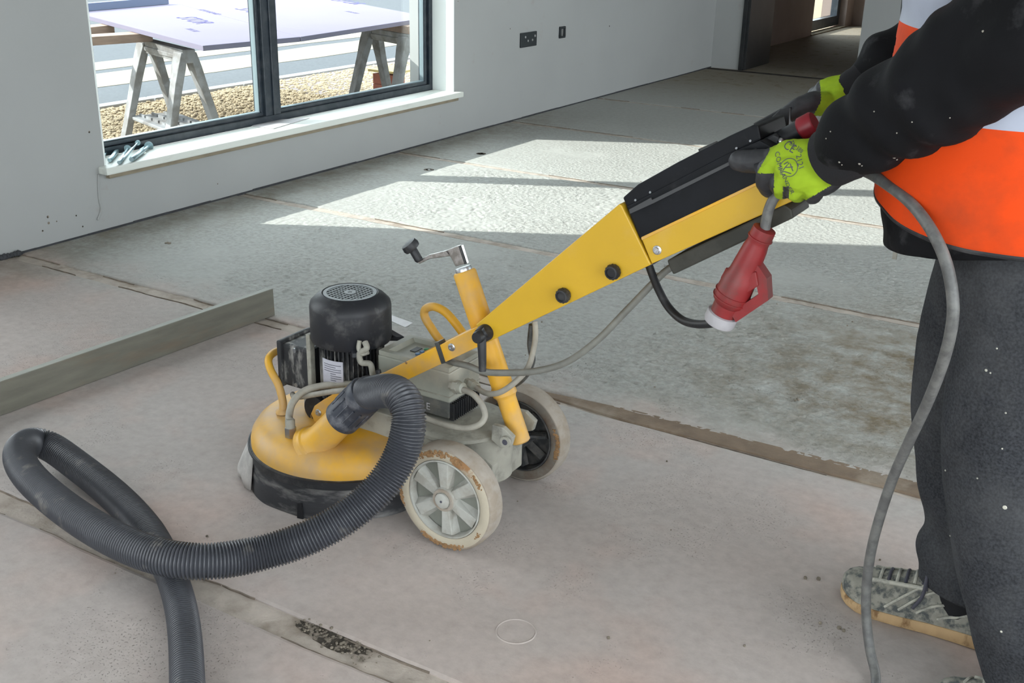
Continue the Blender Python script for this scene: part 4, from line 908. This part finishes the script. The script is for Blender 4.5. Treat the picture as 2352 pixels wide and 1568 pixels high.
# ================================================================== EXTENSION LEAD WITH RED COUPLER
YP = 1.648
pa, pb = U(1757, 524, YP), U(1650, 742, YP); dd = pb - pa; Lp = dd.length
E_ = thing('extension_lead', pb, 'thick grey extension lead with red industrial coupler hanging below the control arm', 'extension lead')
def fx(t): return t * Lp
red = obj('red_coupler', MB().lathe([(.0150, 0), (.0185, .001), (.0190, fx(.05)), (.0190, fx(.10)), (.0180, fx(.125)), (.0180, fx(.15)), (.0200, fx(.20)), (.0225, fx(.38)), (.0235, fx(.46)), (.0270, fx(.50)), (.0280, fx(.58)), (.0290, fx(.68)), (.0290, fx(.735)), (.0275, fx(.76)), (.0225, fx(.79)), (.0215, fx(.93)), (.020, fx(.935))], pa, dd, 40), M['red'], E_, smooth=True, label='red industrial coupler')
obj('coupler_rib', MB().lathe([(.0185, fx(.085)), (.0205, fx(.09)), (.0205, fx(.10)), (.0185, fx(.105))], pa, dd, 40, cap=False), M['red'], red, smooth=True)
for t_ in (.66, .715): obj('coupler_rib', MB().lathe([(.0280, fx(t_)), (.0305, fx(t_ + .006)), (.0305, fx(t_ + .014)), (.0280, fx(t_ + .020))], pa, dd, 44, cap=False), M['red'], red, smooth=True)
obj('coupler_lug', MB().cyl(U(1662, 640, YP), U(1674, 618, YP), .0050, n=10), M['red'], red)
qd = dd.normalized()
obj('white_collar', MB().lathe([(.0220, fx(.885)), (.0262, fx(.89)), (.0266, fx(.97)), (.0250, fx(.995)), (.016, fx(1.0))], pa, dd, 36), M['collar'], red, smooth=True, label='white plug collar')
obj('locking_flap', MB().prism(PP([(1690, 740), (1764, 690), (1761, 640), (1738, 606), (1708, 612), (1712, 632), (1736, 648), (1742, 676), (1700, 704), (1690, 690), (1680, 722)], YP - .012), (0, .024, 0)), M['red'], red)
obj('flap_hinge', MB().prism([U(1704, 668, YP - .016), U(1712, 630, YP - .016), U(1736, 624, YP - .016), U(1742, 656, YP - .016), U(1718, 672, YP - .016)], (0, .036, 0)), M['red'], red, bevel=.002)
# cable: out of the coupler up under the glove, behind the sleeve, over the thigh, down to the floor
ec_ = [U(1757, 526, YP), U(1760, 505, YP), U(1768, 475, YP), U(1782, 450, 1.652), U(1810, 425, 1.662), U(1870, 400, 1.69), U(1930, 385, 1.70), U(1985, 393, 1.67), U(2040, 425, 1.62), U(2095, 470, 1.575), U(2140, 530, 1.54), U(2172, 600, 1.52), U(2188, 680, 1.51), U(2186, 750, 1.51), U(2165, 835, 1.53), U(2130, 925, 1.56), U(2090, 1010, 1.60), U(2050, 1100, 1.64), U(2020, 1190, 1.665), U(2000, 1270, 1.68), U(1990, 1350, 1.685), U(1990, 1420, 1.68), U(1998, 1490, 1.665)]
e_end = FL(2012, 1566, .011); ec_ += [e_end, e_end + V((.012, -.10, 0)), e_end + V((.06, -.28, 0)), e_end + V((.25, -.6, 0))]
obj('cable', MB().tube(spline(ec_, 8), .0082, 14), M['extcable'], E_, smooth=True)

# ================================================================== SUCTION HOSE
HR = .0335
def D(px, py, z): return FL(px, py, z)
cdir = ax.normalized()
c0 = p0 + cdir * (ax.length - .012)
hp = [c0 + cdir * .070, U(850, 905, 1.575), U(888, 893, 1.55), U(922, 902, 1.53), U(941, 940, 1.515), U(940, 990, 1.505), U(922, 1050, 1.49), U(885, 1110, 1.455), U(830, 1165, 1.41), U(760, 1212, 1.36), U(680, 1248, 1.31), U(590, 1274, 1.265),
      D(500, 1290, .100), D(420, 1290, .104), D(340, 1274, .102), D(250, 1234, .098), D(160, 1178, .094), D(84, 1115, .096), D(36, 1060, .095), D(46, 1014, .086), D(104, 1012, .062), D(150, 1050, .046), D(220, 1100, .036), D(290, 1160, .0335), D(350, 1232, .031), D(392, 1310, .0295), D(417, 1390, .029), D(427, 1470, .029), D(430, 1560, .029), D(434, 1700, .029), D(450, 1950, .029)]
hs = spline(hp, 14)
for _ in range(150): hs = [hs[0]] + [hs[i - 1] * .25 + hs[i] * .5 + hs[i + 1] * .25 for i in range(1, len(hs) - 1)] + [hs[-1]]
# resample at equal steps
step = .0006; L_ = [0]
for i in range(1, len(hs)): L_.append(L_[-1] + (hs[i] - hs[i - 1]).length)
tot = L_[-1]; pitch_ = .0060; n = int(tot / pitch_) * 6; res = []; j = 0
for i in range(n + 1):
    s = tot * i / n
    while j < len(L_) - 2 and L_[j + 1] < s: j += 1
    res.append(hs[j].lerp(hs[j + 1], (s - L_[j]) / max(L_[j + 1] - L_[j], 1e-9)))
prof_ = [1.0, .975, .90, .865, .90, .975]
Hn = len(res)
mb = MB(); m_ = Hn; T = [(res[min(i + 12, m_ - 1)] - res[max(i - 12, 0)]).normalized() for i in range(m_)]
x = T[0].orthogonal().normalized(); rings = []; nn = 28
for i in range(m_):
    x = (x - T[i] * x.dot(T[i])).normalized(); y = T[i].cross(x); q_ = min(1, max(0, (i / m_ - .70) / .06)); r = (HR * (1 - q_) + .0285 * q_) * (1 - (1 - prof_[i % 6]) * (1 - .5 * q_))
    rings.append([res[i] + (x * cos(2 * pi * k / nn) + y * sin(2 * pi * k / nn)) * r for k in range(nn)])
mb.loft(rings)
Hs = thing('suction_hose', c0, 'dark grey ribbed suction hose looping over itself on the floor', 'hose')
obj('ribbed_tube', mb, M['hose'], Hs, smooth=True, sharp=80)
cf = obj('hose_cuff', MB().lathe([(.034, -.035), (.0385, -.033), (.0385, -.012), (.0375, -.010), (.0375, .040), (.0395, .044), (.0395, .062), (.037, .066)], c0, cdir, 40), M['cuff'], Hs, smooth=True, label='blue-grey rubber cuff')
for k in range(14):
    a = 2 * pi * k / 14; sx_ = cdir.orthogonal().normalized(); sy_ = cdir.cross(sx_); c = c0 + (sx_ * cos(a) + sy_ * sin(a)) * .0375
    obj('grip_rib', MB().cyl(c - cdir * .008, c + cdir * .038, .0022, n=6), M['cuff'], cf, smooth=True)

# ================================================================== WORKER
PY = 1.78
P_ = thing('person', (-.12, PY, 0), 'person in black jacket, orange hi-vis vest, grey joggers and lime gloves holding the grinder handles', 'person')
hip = V((-.12, PY, .90))
nS, fS = V((-.25, 1.59, 1.36)), V((-.25, 1.97, 1.36))
nE, fE = V((-.165, 1.50, 1.085)), V((-.20, 2.03, 1.11))
nW, fW = U(1918, 368, 1.635), U(1962, 205, 1.96)
# leg axes follow the trouser outline of the picture, at their own depths
def legline(edge, Y, rad): return [U(px, py, Y) + V((r, 0, 0)) for (px, py), r in zip(edge, rad)]
nr_ = [.108, .112, .112, .110, .108, .104, .102, .106, .112]
nl = legline([(2194, 560), (2190, 700), (2176, 820), (2162, 930), (2162, 1050), (2176, 1180), (2204, 1310), (2244, 1430), (2266, 1520)], 1.685, nr_)
fr_ = [.115, .112, .106, .098, .090, .082, .074, .072, .074, .066]
fl2 = legline([(2158, 560), (2132, 650), (2106, 760), (2094, 880), (2100, 990), (2116, 1100), (2128, 1190), (2106, 1262), (2108, 1310), (2150, 1356)], 1.885, fr_)
nA = V((nl[-1].x - .0, 1.685, .09)); fA = V((fl2[-1].x + .02, 1.88, .09))
body = MB()
limb(body, [hip, V((-.17, PY, 1.05)), V((-.22, PY, 1.25)), V((-.26, PY, 1.40)), V((-.285, PY, 1.47)), V((-.31, PY, 1.53))], [.13, .125, .13, .085, .055, .055], 20)
limb(body, [V((-.25, 1.62, 1.36)), V((-.25, 1.94, 1.36))], [.06, .06])
body.ico((-.335, PY, 1.62), .1, 3, (.95, .76, 1.18)); body.ico((-.37, PY, 1.555), .06, 2, (1, .85, .8)); body.ico((-.432, PY, 1.61), .015, 2, (1, .8, 1.3)); body.ico((-.440, PY, 1.60), .012, 2)
for s in (-1, 1):
    body.ico((-.335, PY + s * .078, 1.615), .022, 2, (.8, .35, 1.4)); body.ico((-.402, PY + s * .035, 1.66), .018, 2, (.8, 1.3, .5))
body.ico((-.425, PY, 1.572), .012, 2, (.7, 2, .5))
limb(body, [nS, nE, nW], [.052, .042, .028]); limb(body, [fS, fE, fW], [.052, .042, .028])
limb(body, [nW, U(1850, 388, 1.64)], [.026, .024]); limb(body, [fW, U(1895, 232, 1.94)], [.026, .022])
limb(body, [V((-.12, 1.70, .88)), nl[3] + V((.01, 0, 0)), V((nl[-1].x, 1.685, .10))], [.09, .06, .042])
limb(body, [V((-.12, 1.87, .88)), fl2[3] + V((.01, 0, 0)), V((fA.x, 1.885, .10))], [.09, .06, .042])
bo = obj('body', union(body, .010, 3), M['skin'], P_, smooth=True, sharp=180)
for s in (-1, 1): obj('eye', MB().ico((-.418, PY + s * .032, 1.638), .011, 2), M['white'], bo, smooth=True); obj('iris', MB().ico((-.4265, PY + s * .032, 1.637), .005, 2), M['hair'], bo, smooth=True)
hm = MB().ico((-.322, PY, 1.655), .104, 3, (.93, .80, 1.0)); hm.ico((-.29, PY, 1.60), .085, 2, (.8, .9, 1))
obj('hair', union(hm, .008, 2), M['hair'], P_, smooth=True, sharp=180)

# --- trousers
tm = MB()
limb(tm, [V((-.12, 1.71, .80)), nl[0]], [.11, nr_[0]], 20); limb(tm, nl, nr_, 24)
limb(tm, [V((-.14, 1.86, .80)), fl2[0]], [.11, fr_[0]], 20); limb(tm, fl2, fr_, 24)
tm.ico((-.12, 1.78, .84), .15, 3, (.95, 1.1, .8))
tme = union(tm, .0085, 5)
def tw(p):
    a = .009 * noise.noise(V((p.x * 5, p.y * 5, p.z * 3.2))) + .004 * noise.noise(V((p.x * 14, p.y * 14, p.z * 6)))
    if p.z < .38: a += .0055 * math.sin(p.z * 60 + p.x * 40 + p.y * 11) * min(1, (.38 - p.z) * 5) * (.9 if p.y > 1.79 else .3)
    return a
ruffle(tme, tw)
bmm = bmesh.new(); bmm.from_mesh(tme)
bmesh.ops.bisect_plane(bmm, geom=bmm.verts[:] + bmm.edges[:] + bmm.faces[:], plane_co=V((0, 0, .80)), plane_no=V((0, 0, 1)), clear_outer=True)
bmesh.ops.bisect_plane(bmm, geom=bmm.verts[:] + bmm.edges[:] + bmm.faces[:], plane_co=V((0, 0, .022)), plane_no=V((0, 0, 1)), clear_inner=True)
sel = [f for f in bmm.faces if f.calc_center_median().y > 1.788 and f.calc_center_median().z < .30]
vs_ = set(v for f in sel for v in f.verts); es_ = set(e for f in sel for e in f.edges)
bmesh.ops.bisect_plane(bmm, geom=list(vs_) + list(es_) + sel, plane_co=V((fl2[-1].x, 1.885, fl2[-1].z + .024)), plane_no=V((.12, 0, 1)).normalized(), clear_inner=True)
bmm.to_mesh(tme); bmm.free()
tr_ = obj('joggers', tme, M['jersey'], P_, smooth=True, sharp=180)
s_ = tr_.modifiers.new('s', 'SOLIDIFY'); s_.thickness = .004; s_.offset = -1
# paint specks on the cloth
bv_ = BVHTree.FromPolygons([v.co.copy() for v in tme.vertices], [tuple(p.vertices) for p in tme.polygons])
def dab(px, py, r, name, m, par, tree, sc=(1, 1)):
    d = ray(px, py).normalized(); h = tree.ray_cast(C0, d)
    if h[0] is None: return
    obj(name, MB().lathe([(r, 0), (r * .7, .0010), (.0, .0012)], h[0] + h[1] * .0002, h[1], 8), m, par)
for px, py, r in ((2308, 1165, .0045), (2265, 850, .003), (2275, 856, .002), (2172, 1080, .0022), (2183, 1230, .002), (2300, 1450, .0025), (2310, 948, .002), (2245, 1098, .002), (2302, 1030, .0018), (2290, 800, .0018)):
    dab(px, py, r * .75, 'paint_speck', M['shoelight'], tr_, bv_)

# --- jacket: torso and two sleeves in one cloth surface
def ell(cx, cy, rx, ry, z, n=40, dz=None):
    out = []
    for k in range(n):
        a = 2 * pi * k / n; c, s = cos(a), sin(a); q = (abs(c) ** 2.3 + abs(s) ** 2.3) ** (-1 / 2.3)
        out.append(V((cx + rx * c * q, cy + ry * s * q, z + (dz(a) if dz else 0))))
    return out
secs = [(.70, -.185, .165, .200), (.78, -.19, .180, .210), (.84, -.195, .184, .208), (.95, -.205, .178, .202), (1.08, -.22, .165, .205), (1.22, -.235, .15, .21), (1.34, -.25, .13, .205), (1.42, -.265, .10, .16), (1.47, -.28, .070, .085)]
jm = MB().loft([ell(cx, PY, rx, ry, z) for z, cx, rx, ry in secs])
def sleeve(pts, rr):
    limb(jm, pts, rr, 22)
nsl = [nS + V((0, .02, 0)), nS.lerp(nE, .5) + V((0, -.01, 0)), nE, U(2262, 130, 1.54), U(2160, 200, 1.555), U(2030, 272, 1.59), U(1952, 328, 1.612)]
sleeve(nsl, [.080, .084, .082, .082, .076, .064, .052])
fsl = [fS, fS.lerp(fE, .5), fE, fE.lerp(U(2040, 150, 1.98), .5), U(2040, 150, 1.98), U(1985, 190, 1.965)]
sleeve(fsl, [.08, .08, .078, .070, .056, .044])
jme = union(jm, .0075, 5)
def jw(p):
    a = .006 * noise.noise(V((p.x * 8, p.y * 8, p.z * 8))) + .004 * noise.noise(V((p.x * 22, p.y * 10, p.z * 22)))
    d = (p - nsl[-1]).length
    if p.y < 1.64 and d < .30: a += .0065 * sin(d * 120 + 3 * noise.noise(p * 9)) * (1 - d / .30)
    dE = (p - nE).length
    if p.y < 1.66 and dE < .22: a += .006 * sin((p.z * .8 - p.x) * 62 + 2.5 * noise.noise(p * 7)) * (1 - dE / .22)
    d = (p - fsl[-1]).length
    if p.y > 1.9 and d < .25: a += .006 * sin(d * 110) * (1 - d / .25)
    return a
ruffle(jme, jw)
bmm = bmesh.new(); bmm.from_mesh(jme)
bmesh.ops.bisect_plane(bmm, geom=bmm.verts[:] + bmm.edges[:] + bmm.faces[:], plane_co=V((-.38, 0, .733)), plane_no=V((-.2, 0, 1)).normalized(), clear_inner=True); bmm.to_mesh(jme); bmm.free()
jk = obj('jacket', jme, M['jacket'], P_, smooth=True, sharp=180)
s_ = jk.modifiers.new('s', 'SOLIDIFY'); s_.thickness = .004; s_.offset = -1
jtree = BVHTree.FromPolygons([v.co.copy() for v in jme.vertices], [tuple(p.vertices) for p in jme.polygons])
for px, py, r in ((1928, 372, .003), (1934, 378, .002), (1974, 376, .0035), (1980, 380, .002), (2054, 362, .004), (2060, 366, .0025), (1908, 302, .002), (1898, 318, .002), (2008, 256, .002), (2010, 60, .0015), (2060, 305, .002), (2095, 280, .002), (2258, 72, .003), (2182, 270, .0018)):
    dab(px, py, r * .55, 'dust_speck', M['cable'], jk, jtree)
zp = U(2058, 546, 1.735)
obj('zip_pull', MB().box((zp.x - .001, zp.y - .002, zp.z - .034), (zp.x + .006, zp.y, zp.z)), M['dirtygrey'], jk, bevel=.0008, label='hanging metal zip pull')
obj('zip_tape', MB().tube([U(2046, 400, 1.772), U(2050, 470, 1.772), U(2062, 560, 1.768)], .0035, 8), M['black'], jk)
# knitted cuffs
def cuff(a, b, r, name='cuff', m='sock'):
    d = V(b) - V(a); mb = MB(); rings = []
    L = d.length
    return obj(name, MB().lathe([(r * .96, 0), (r, L * .15), (r * .97, L * .35), (r, L * .5), (r * .97, L * .7), (r * .95, L)], a, d, 32), M[m], jk, smooth=True)
cuff(U(1985, 320, 1.605), U(1908, 362, 1.63), .047)
cuff(U(1995, 183, 1.965), U(1945, 218, 1.955), .036)

# --- hi-vis vest over the torso
rings = []; zs = []
vsec = [(.795, -.193, .190, .218), (.84, -.197, .193, .216), (.95, -.207, .187, .211), (1.08, -.216, .166, .212), (1.22, -.237, .160, .218), (1.34, -.252, .140, .212), (1.42, -.266, .110, .168), (1.46, -.275, .088, .115)]
def vsample(z):
    for i in range(len(vsec) - 1):
        a, b = vsec[i], vsec[i + 1]
        if a[0] <= z <= b[0]:
            t = (z - a[0]) / (b[0] - a[0]); return [a[k] + (b[k] - a[k]) * t for k in range(4)]
    return vsec[-1] if z > vsec[-1][0] else vsec[0]
nz = 110; NA = 150
rows = []
for i in range(nz):
    t = i / (nz - 1); z = .795 + (1.46 - .795) * t; s = vsample(z)
    fz = lambda a, t=t: (1 - t) ** 3 * (.040 * max(0, -cos(a)) ** 2 - .012)
    rr = ell(s[1], PY, s[2], s[3], s[0] if False else z, NA, fz)
    rr = [p + (p - V((s[1], PY, p.z))).normalized() * (.007 * noise.noise(p * 5) + .003 * noise.noise(p * 15)) for p in rr]
    rows.append(rr)
keep = MB(); keep.v = [p for r in rows for p in r]
mats_i = []
def s_cx(z): return vsample(z)[1]
def arm_hole(c):
    side = -1 if c.y < PY else 1
    sh = nS if side < 0 else fS
    q = V(((c.x + .235) / .095, 0, (c.z - 1.27) / .19))
    return abs(c.y - PY) > .13 and q.length < 1
for i in range(nz - 1):
    for j in range(NA):
        q = (i * NA + j, i * NA + (j + 1) % NA, (i + 1) * NA + (j + 1) % NA, (i + 1) * NA + j)
        c = sum((keep.v[k] for k in q), V()) / 4
        if arm_hole(c): continue
        if c.x < s_cx(c.z) and abs(c.y - PY) < min(.10, (c.z - .925) * .95): continue
        keep.f.append(q); z = .795 + .665 * (i + .5) / (nz - 1)
        b = 1 if (.952 < z < 1.004 or 1.062 < z < 1.118 or (z > 1.118 and .07 < abs(c.y - PY) < .12)) else 0
        mats_i.append(b)
me = bpy.data.meshes.new('vest'); me.from_pydata([tuple(v) for v in keep.v], [], keep.f)
ve_ = obj('hi_vis_vest', me, [M['vest'], M['band']], P_, smooth=True, sharp=180)
for p, b in zip(me.polygons, mats_i): p.material_index = b
s_ = ve_.modifiers.new('s', 'SOLIDIFY'); s_.thickness = .003; s_.offset = 1
# dark binding along the hem
obj('hem_binding', MB().tube(rows[0] + rows[0][:1], .0042, 8, cap=False), M['black'], ve_, smooth=True)

# --- gloves
def glove(parts, cond, name, label):
    g = MB()
    for pts, rr in parts: limb(g, pts, rr, 14)
    me = union(g, .0020, 4)
    ruffle(me, lambda p: .0012 * noise.noise(p * 55) + .0006 * noise.noise(p * 130))
    o = obj(name, me, [M['lime'], M['nitrile']], P_, smooth=True, sharp=180, label=label)
    me.update()
    for p in me.polygons: p.material_index = 1 if cond(p.center, p.normal) else 0
    return o, me
def A(px, py, Y): return U(px, py, Y)
def scr(p):
    v = p - C0; z = v.dot(fwd); return 1176 + FOC * v.dot(R_) / z, 784 - FOC * v.dot(U_) / z
near_parts = [
    ([A(1930, 375, 1.635), A(1880, 372, 1.632)], [.030, .034]),
    ([A(1880, 360, 1.630), A(1812, 352, 1.628), A(1785, 372, 1.622)], [.026, .022, .019]),
    ([A(1882, 385, 1.628), A(1808, 385, 1.615)], [.028, .022]),
    ([A(1885, 398, 1.628), A(1832, 412, 1.613)], [.027, .021]),
    ([A(1890, 408, 1.632), A(1868, 430, 1.622)], [.026, .019]),
    ([A(1918, 392, 1.635), A(1895, 425, 1.635)], [.024, .017]),
    # fingers: index, middle, ring, little curl under the bar
    ([A(1790, 372, 1.622), A(1762, 388, 1.620), A(1756, 418, 1.630), A(1764, 436, 1.655), A(1782, 430, 1.672)], [.0175, .0155, .0140, .0125, .0110]),
    ([A(1810, 392, 1.614), A(1788, 424, 1.618), A(1796, 440, 1.640), A(1812, 432, 1.664)], [.0175, .0145, .0130, .0110]),
    ([A(1838, 412, 1.612), A(1824, 440, 1.620), A(1832, 447, 1.645), A(1846, 432, 1.664)], [.0170, .0140, .0125, .0105]),
    ([A(1868, 428, 1.620), A(1866, 450, 1.634), A(1874, 448, 1.656), A(1884, 432, 1.670)], [.0155, .0130, .0110, .0095]),
    # thumb lies forward along the bar
    ([A(1870, 366, 1.640), A(1815, 358, 1.650), A(1762, 370, 1.652), A(1712, 370, 1.654), A(1697, 369, 1.655)], [.025, .0225, .0195, .0185, .0170]),
]
def ncond(c, n):
    x, y = scr(c)
    if x < 1768 and y < 400 and x < 1768 - (y - 345) * .55: return True       # coated thumb
    if c.y > 1.648 and n.y > -.25: return True                              # palm side
    if x < 1778 and y > 398 + (x - 1735) * -.35 and y > 398: return True      # index tip
    if 1798 < x < 1812 and y > 428: return True
    if y > 459 - (x - 1852) * .58 and x > 1848: return True
    return False
ng, nme = glove(near_parts, ncond, 'work_glove', 'near lime glove with black coated thumb and fingertips')
far_parts = [
    ([A(1962, 205, 1.96), A(1935, 212, 1.955)], [.026, .030]),
    ([A(1938, 204, 1.955), A(1898, 206, 1.955)], [.026, .021]),
    ([A(1935, 216, 1.945), A(1890, 226, 1.940)], [.026, .019]),
    ([A(1930, 228, 1.935), A(1885, 250, 1.920)], [.022, .013]),
    ([A(1900, 206, 1.955), A(1876, 216, 1.965), A(1868, 232, 1.985), A(1882, 240, 2.0)], [.0190, .0150, .0130, .0110]),
    ([A(1894, 214, 1.95), A(1862, 232, 1.97), A(1856, 246, 1.985), A(1868, 254, 1.995)], [.0180, .0145, .0125, .0105]),
    ([A(1885, 232, 1.94), A(1848, 246, 1.96), A(1842, 258, 1.975), A(1856, 264, 1.985)], [.0170, .0140, .0120, .0105]),
    ([A(1880, 244, 1.93), A(1832, 256, 1.95), A(1828, 268, 1.965), A(1842, 272, 1.975)], [.0160, .0135, .0115, .0100]),
    ([A(1900, 238, 1.925), A(1868, 236, 1.905), A(1838, 246, 1.890), A(1812, 262, 1.880)], [.021, .0205, .0185, .0165]),
]
def fcond(c, n):
    x, y = scr(c)
    return x < 1886 - abs(y - 222) * .10 - max(0, y - 235) * .45 or c.y > 1.985
fg, fme = glove(far_parts, fcond, 'work_glove', 'far lime glove with black coated fingers')
# print on the back of the near glove, laid on its surface
gtree = BVHTree.FromPolygons([v.co.copy() for v in nme.vertices], [tuple(p.vertices) for p in nme.polygons])
def stamp(me, name):
    bm = bmesh.new(); bm.from_mesh(me); bmesh.ops.triangulate(bm, faces=bm.faces); bmesh.ops.subdivide_edges(bm, edges=bm.edges, cuts=1); bm.to_mesh(me); bm.free()
    for v in me.vertices:
        h = gtree.ray_cast(V((v.co.x, v.co.y - .08, v.co.z)), V((0, 1, 0)))
        if h[0] is not None: v.co = h[0] + V((0, -.0007, 0))
    obj(name, me, M['ink'], ng)
def gtext(s, size, px, py, ang):
    o_ = U(px, py, 1.6); e = V((cos(ang), 0, sin(ang))); f = V((-sin(ang), 0, cos(ang)))
    stamp(text_mesh(s, size, o_, e, f), 'glove_print')
gtext('CE', .016, 1792, 340, radians(-20)); gtext('2121', .011, 1826, 358, radians(-62)); gtext('COMMANDER', .0105, 1775, 352, radians(-60)); gtext('EN 388', .008, 1806, 334, radians(-25))
cc = U(1814, 384, 1.6)
rg = bpy.data.meshes.new('ring'); mb = MB()
for r0, r1 in ((.0125, .0135), (.0, .0)):
    if r1: mb.add([cc + V((cos(2 * pi * k / 36) * r, 0, sin(2 * pi * k / 36) * r)) for k in range(36) for r in (r0, r1)], [(2 * k, 2 * k + 1, (2 * k + 3) % 72, (2 * k + 2) % 72) for k in range(36)])
for a, b in (((-.008, -.005), (-.001, .007)), ((-.004, .0), (.006, .002)), ((.001, .006), (.007, -.004)), ((-.006, -.006), (.005, -.008)), ((-.008, .004), (-.003, .008))):
    p, q = cc + V((a[0], 0, a[1])), cc + V((b[0], 0, b[1])); d = (q - p).normalized(); e = V((-d.z, 0, d.x)) * .0007
    mb.add([p + e, q + e, q - e, p - e], [(0, 1, 2, 3)])
rg.from_pydata([tuple(v) for v in mb.v], [], mb.f); stamp(rg, 'glove_emblem')

# --- trainers
def shoe(toe, heading, label):
    """toe: x,y of the toe tip on the floor; heading: unit vector heel -> toe."""
    h = V((heading[0], heading[1], 0)).normalized(); sd = V((-h.y, h.x, 0)); L = .30; T0 = V((toe[0], toe[1], 0))
    def P(s, y, z): return T0 - h * (s * L) + sd * y + V((0, 0, z))
    # half width along the sole, top height of the upper
    W_ = [(0, .012), (.02, .026), (.06, .038), (.14, .047), (.25, .051), (.38, .048), (.55, .040), (.70, .037), (.85, .037), (.94, .032), (.985, .020), (1.0, .008)]
    Hh = [(0, .040), (.02, .050), (.06, .060), (.14, .068), (.25, .078), (.38, .090), (.50, .100), (.58, .094), (.70, .074), (.82, .076), (.93, .094), (.985, .090), (1.0, .075)]
    def itp(tab, s):
        for i in range(len(tab) - 1):
            if tab[i][0] <= s <= tab[i + 1][0]:
                t = (s - tab[i][0]) / (tab[i + 1][0] - tab[i][0]); return tab[i][1] + (tab[i + 1][1] - tab[i][1]) * t
        return tab[-1][1]
    S = [i / 44 for i in range(45)]
    def lift(s): return .014 * max(0, 1 - s / .16) ** 2
    rings = []
    for s in S:
        w = itp(W_, s) + .003; z0 = .001 + lift(s); z1 = .020 + .007 * s + lift(s) * .9
        rings.append([P(s, -w * .94, z0), P(s, -w, z0 + .006), P(s, -w * 1.02, z1 - .005), P(s, -w * .97, z1), P(s, w * .97, z1), P(s, w * 1.02, z1 - .005), P(s, w, z0 + .006), P(s, w * .94, z0)])
    so_ = obj('shoe', MB().loft(ring_up(S, P, lambda s: itp(W_, s), lambda s: itp(Hh, s), lift)), M['shoe'], P_, smooth=True, sharp=70, label=label)
    obj('sole', MB().loft(rings), M['sole'], so_, smooth=True, sharp=50)
    def surf(s, deg, off=.0015):
        w = itp(W_, s); H = itp(Hh, s) + lift(s) * .5; z0 = .018 + .007 * s + lift(s) * .9; a = radians(deg); sn = sin(a)
        return P(s, -(w + off) * cos(a) * (1 - .36 * sn ** 2 * (1 if s > .2 else .3)), z0 + (H - z0) * (sn ** .75) + off * sn)
    for sgn in (0, 1):
        for s0, s1, d0, d1 in ((.30, .50, 8, 52), (.38, .58, 8, 50), (.48, .70, 8, 46), (.60, .86, 8, 50)):
            pts = [surf(s0 + (s1 - s0) * k / 8, (d0 + (d1 - d0) * k / 8) if not sgn else 180 - (d0 + (d1 - d0) * k / 8)) for k in range(9)]
            obj('side_stripe', MB().tube(pts, .0026, 8), M['shoelight'], so_, smooth=True)
    for dg_ in (44, 136): obj('eyestay', MB().tube([surf(.17 + .34 * q / 8, dg_ + (90 - dg_) * .25 * (1 - q / 8), .001) for q in range(9)], .0042, 8), M['shoelight'], so_, smooth=True)
    obj('toe_cap_seam', MB().tube([surf(.13 + .05 * abs(1 - q / 7), 6 + 168 * q / 14, .0005) for q in range(15)], .0022, 8), M['shoelight'], so_, smooth=True)
    obj('heel_panel', MB().tube([surf(.80 + .10 * sin(pi * q / 8), 10 + 60 * q / 8, .0008) for q in range(9)], .0036, 8), M['shoelight'], so_, smooth=True)
    for k in range(6):
        s = .22 + k * .05
        obj('lace', MB().tube([surf(s + .012 * (q / 6), 52 + 76 * q / 6, .002) for q in range(7)], .0030, 8), M['ink'] if k % 2 else M['shoelight'], so_, smooth=True)
    kn = P(.50, 0, itp(Hh, .5) + .008)
    for sgn in (-1, 1):
        obj('lace_loop', MB().tube(spline([kn, kn + sd * sgn * .018 + V((0, 0, .012)), kn + sd * sgn * .034 + V((0, 0, .0)), kn + sd * sgn * .038 - V((0, 0, .022)) - h * .004], 5), .0028, 8), M['ink'], so_, smooth=True)
    obj('lace_end', MB().tube(spline([kn, kn + sd * .030 + V((0, 0, .001)), kn + sd * .044 - V((0, 0, .03)), kn + sd * .050 + h * .012 - V((0, 0, .058))], 5), .0032, 8), M['ink'], so_, smooth=True)
    obj('tongue', MB().prism([P(.46, -.02, .092), P(.46, .02, .092), P(.56, .022, .118), P(.56, -.022, .118)], (0, 0, .007)), M['shoe'], so_, bevel=.003)
    obj('sock', MB().lathe([(.034, 0), (.038, .03), (.038, .08), (.040, .12)], P(.68, 0, .045), (0, 0, 1), 24), M['sock'], so_, smooth=True)
    return so_
def ring_up(S, P, w_, h_, lift):
    rr = []
    for s in S:
        w = w_(s); H = h_(s) + lift(s) * .5; z0 = .018 + .007 * s + lift(s) * .9; r = []
        for k in range(25):
            a = pi * k / 24; c, sn = cos(a), sin(a)
            y = -w * c * (1 - .36 * sn ** 2 * (1 if s > .2 else .3)); z = z0 + (H - z0) * (sn ** .75)
            if .60 < s < .97 and sn > .8: z -= .030 * min(1, (sn - .8) * 8) * min(1, (s - .6) * 9, (.97 - s) * 14)
            r.append(P(s, y, z))
        rr.append(r)
    return rr
shoe((-.368, 1.872), (-1, .03), 'far dusty grey trainer with tan foam sole')
shoe((-.150, 1.628), (-1, .02), 'near dusty grey trainer mostly under the jogger hem')
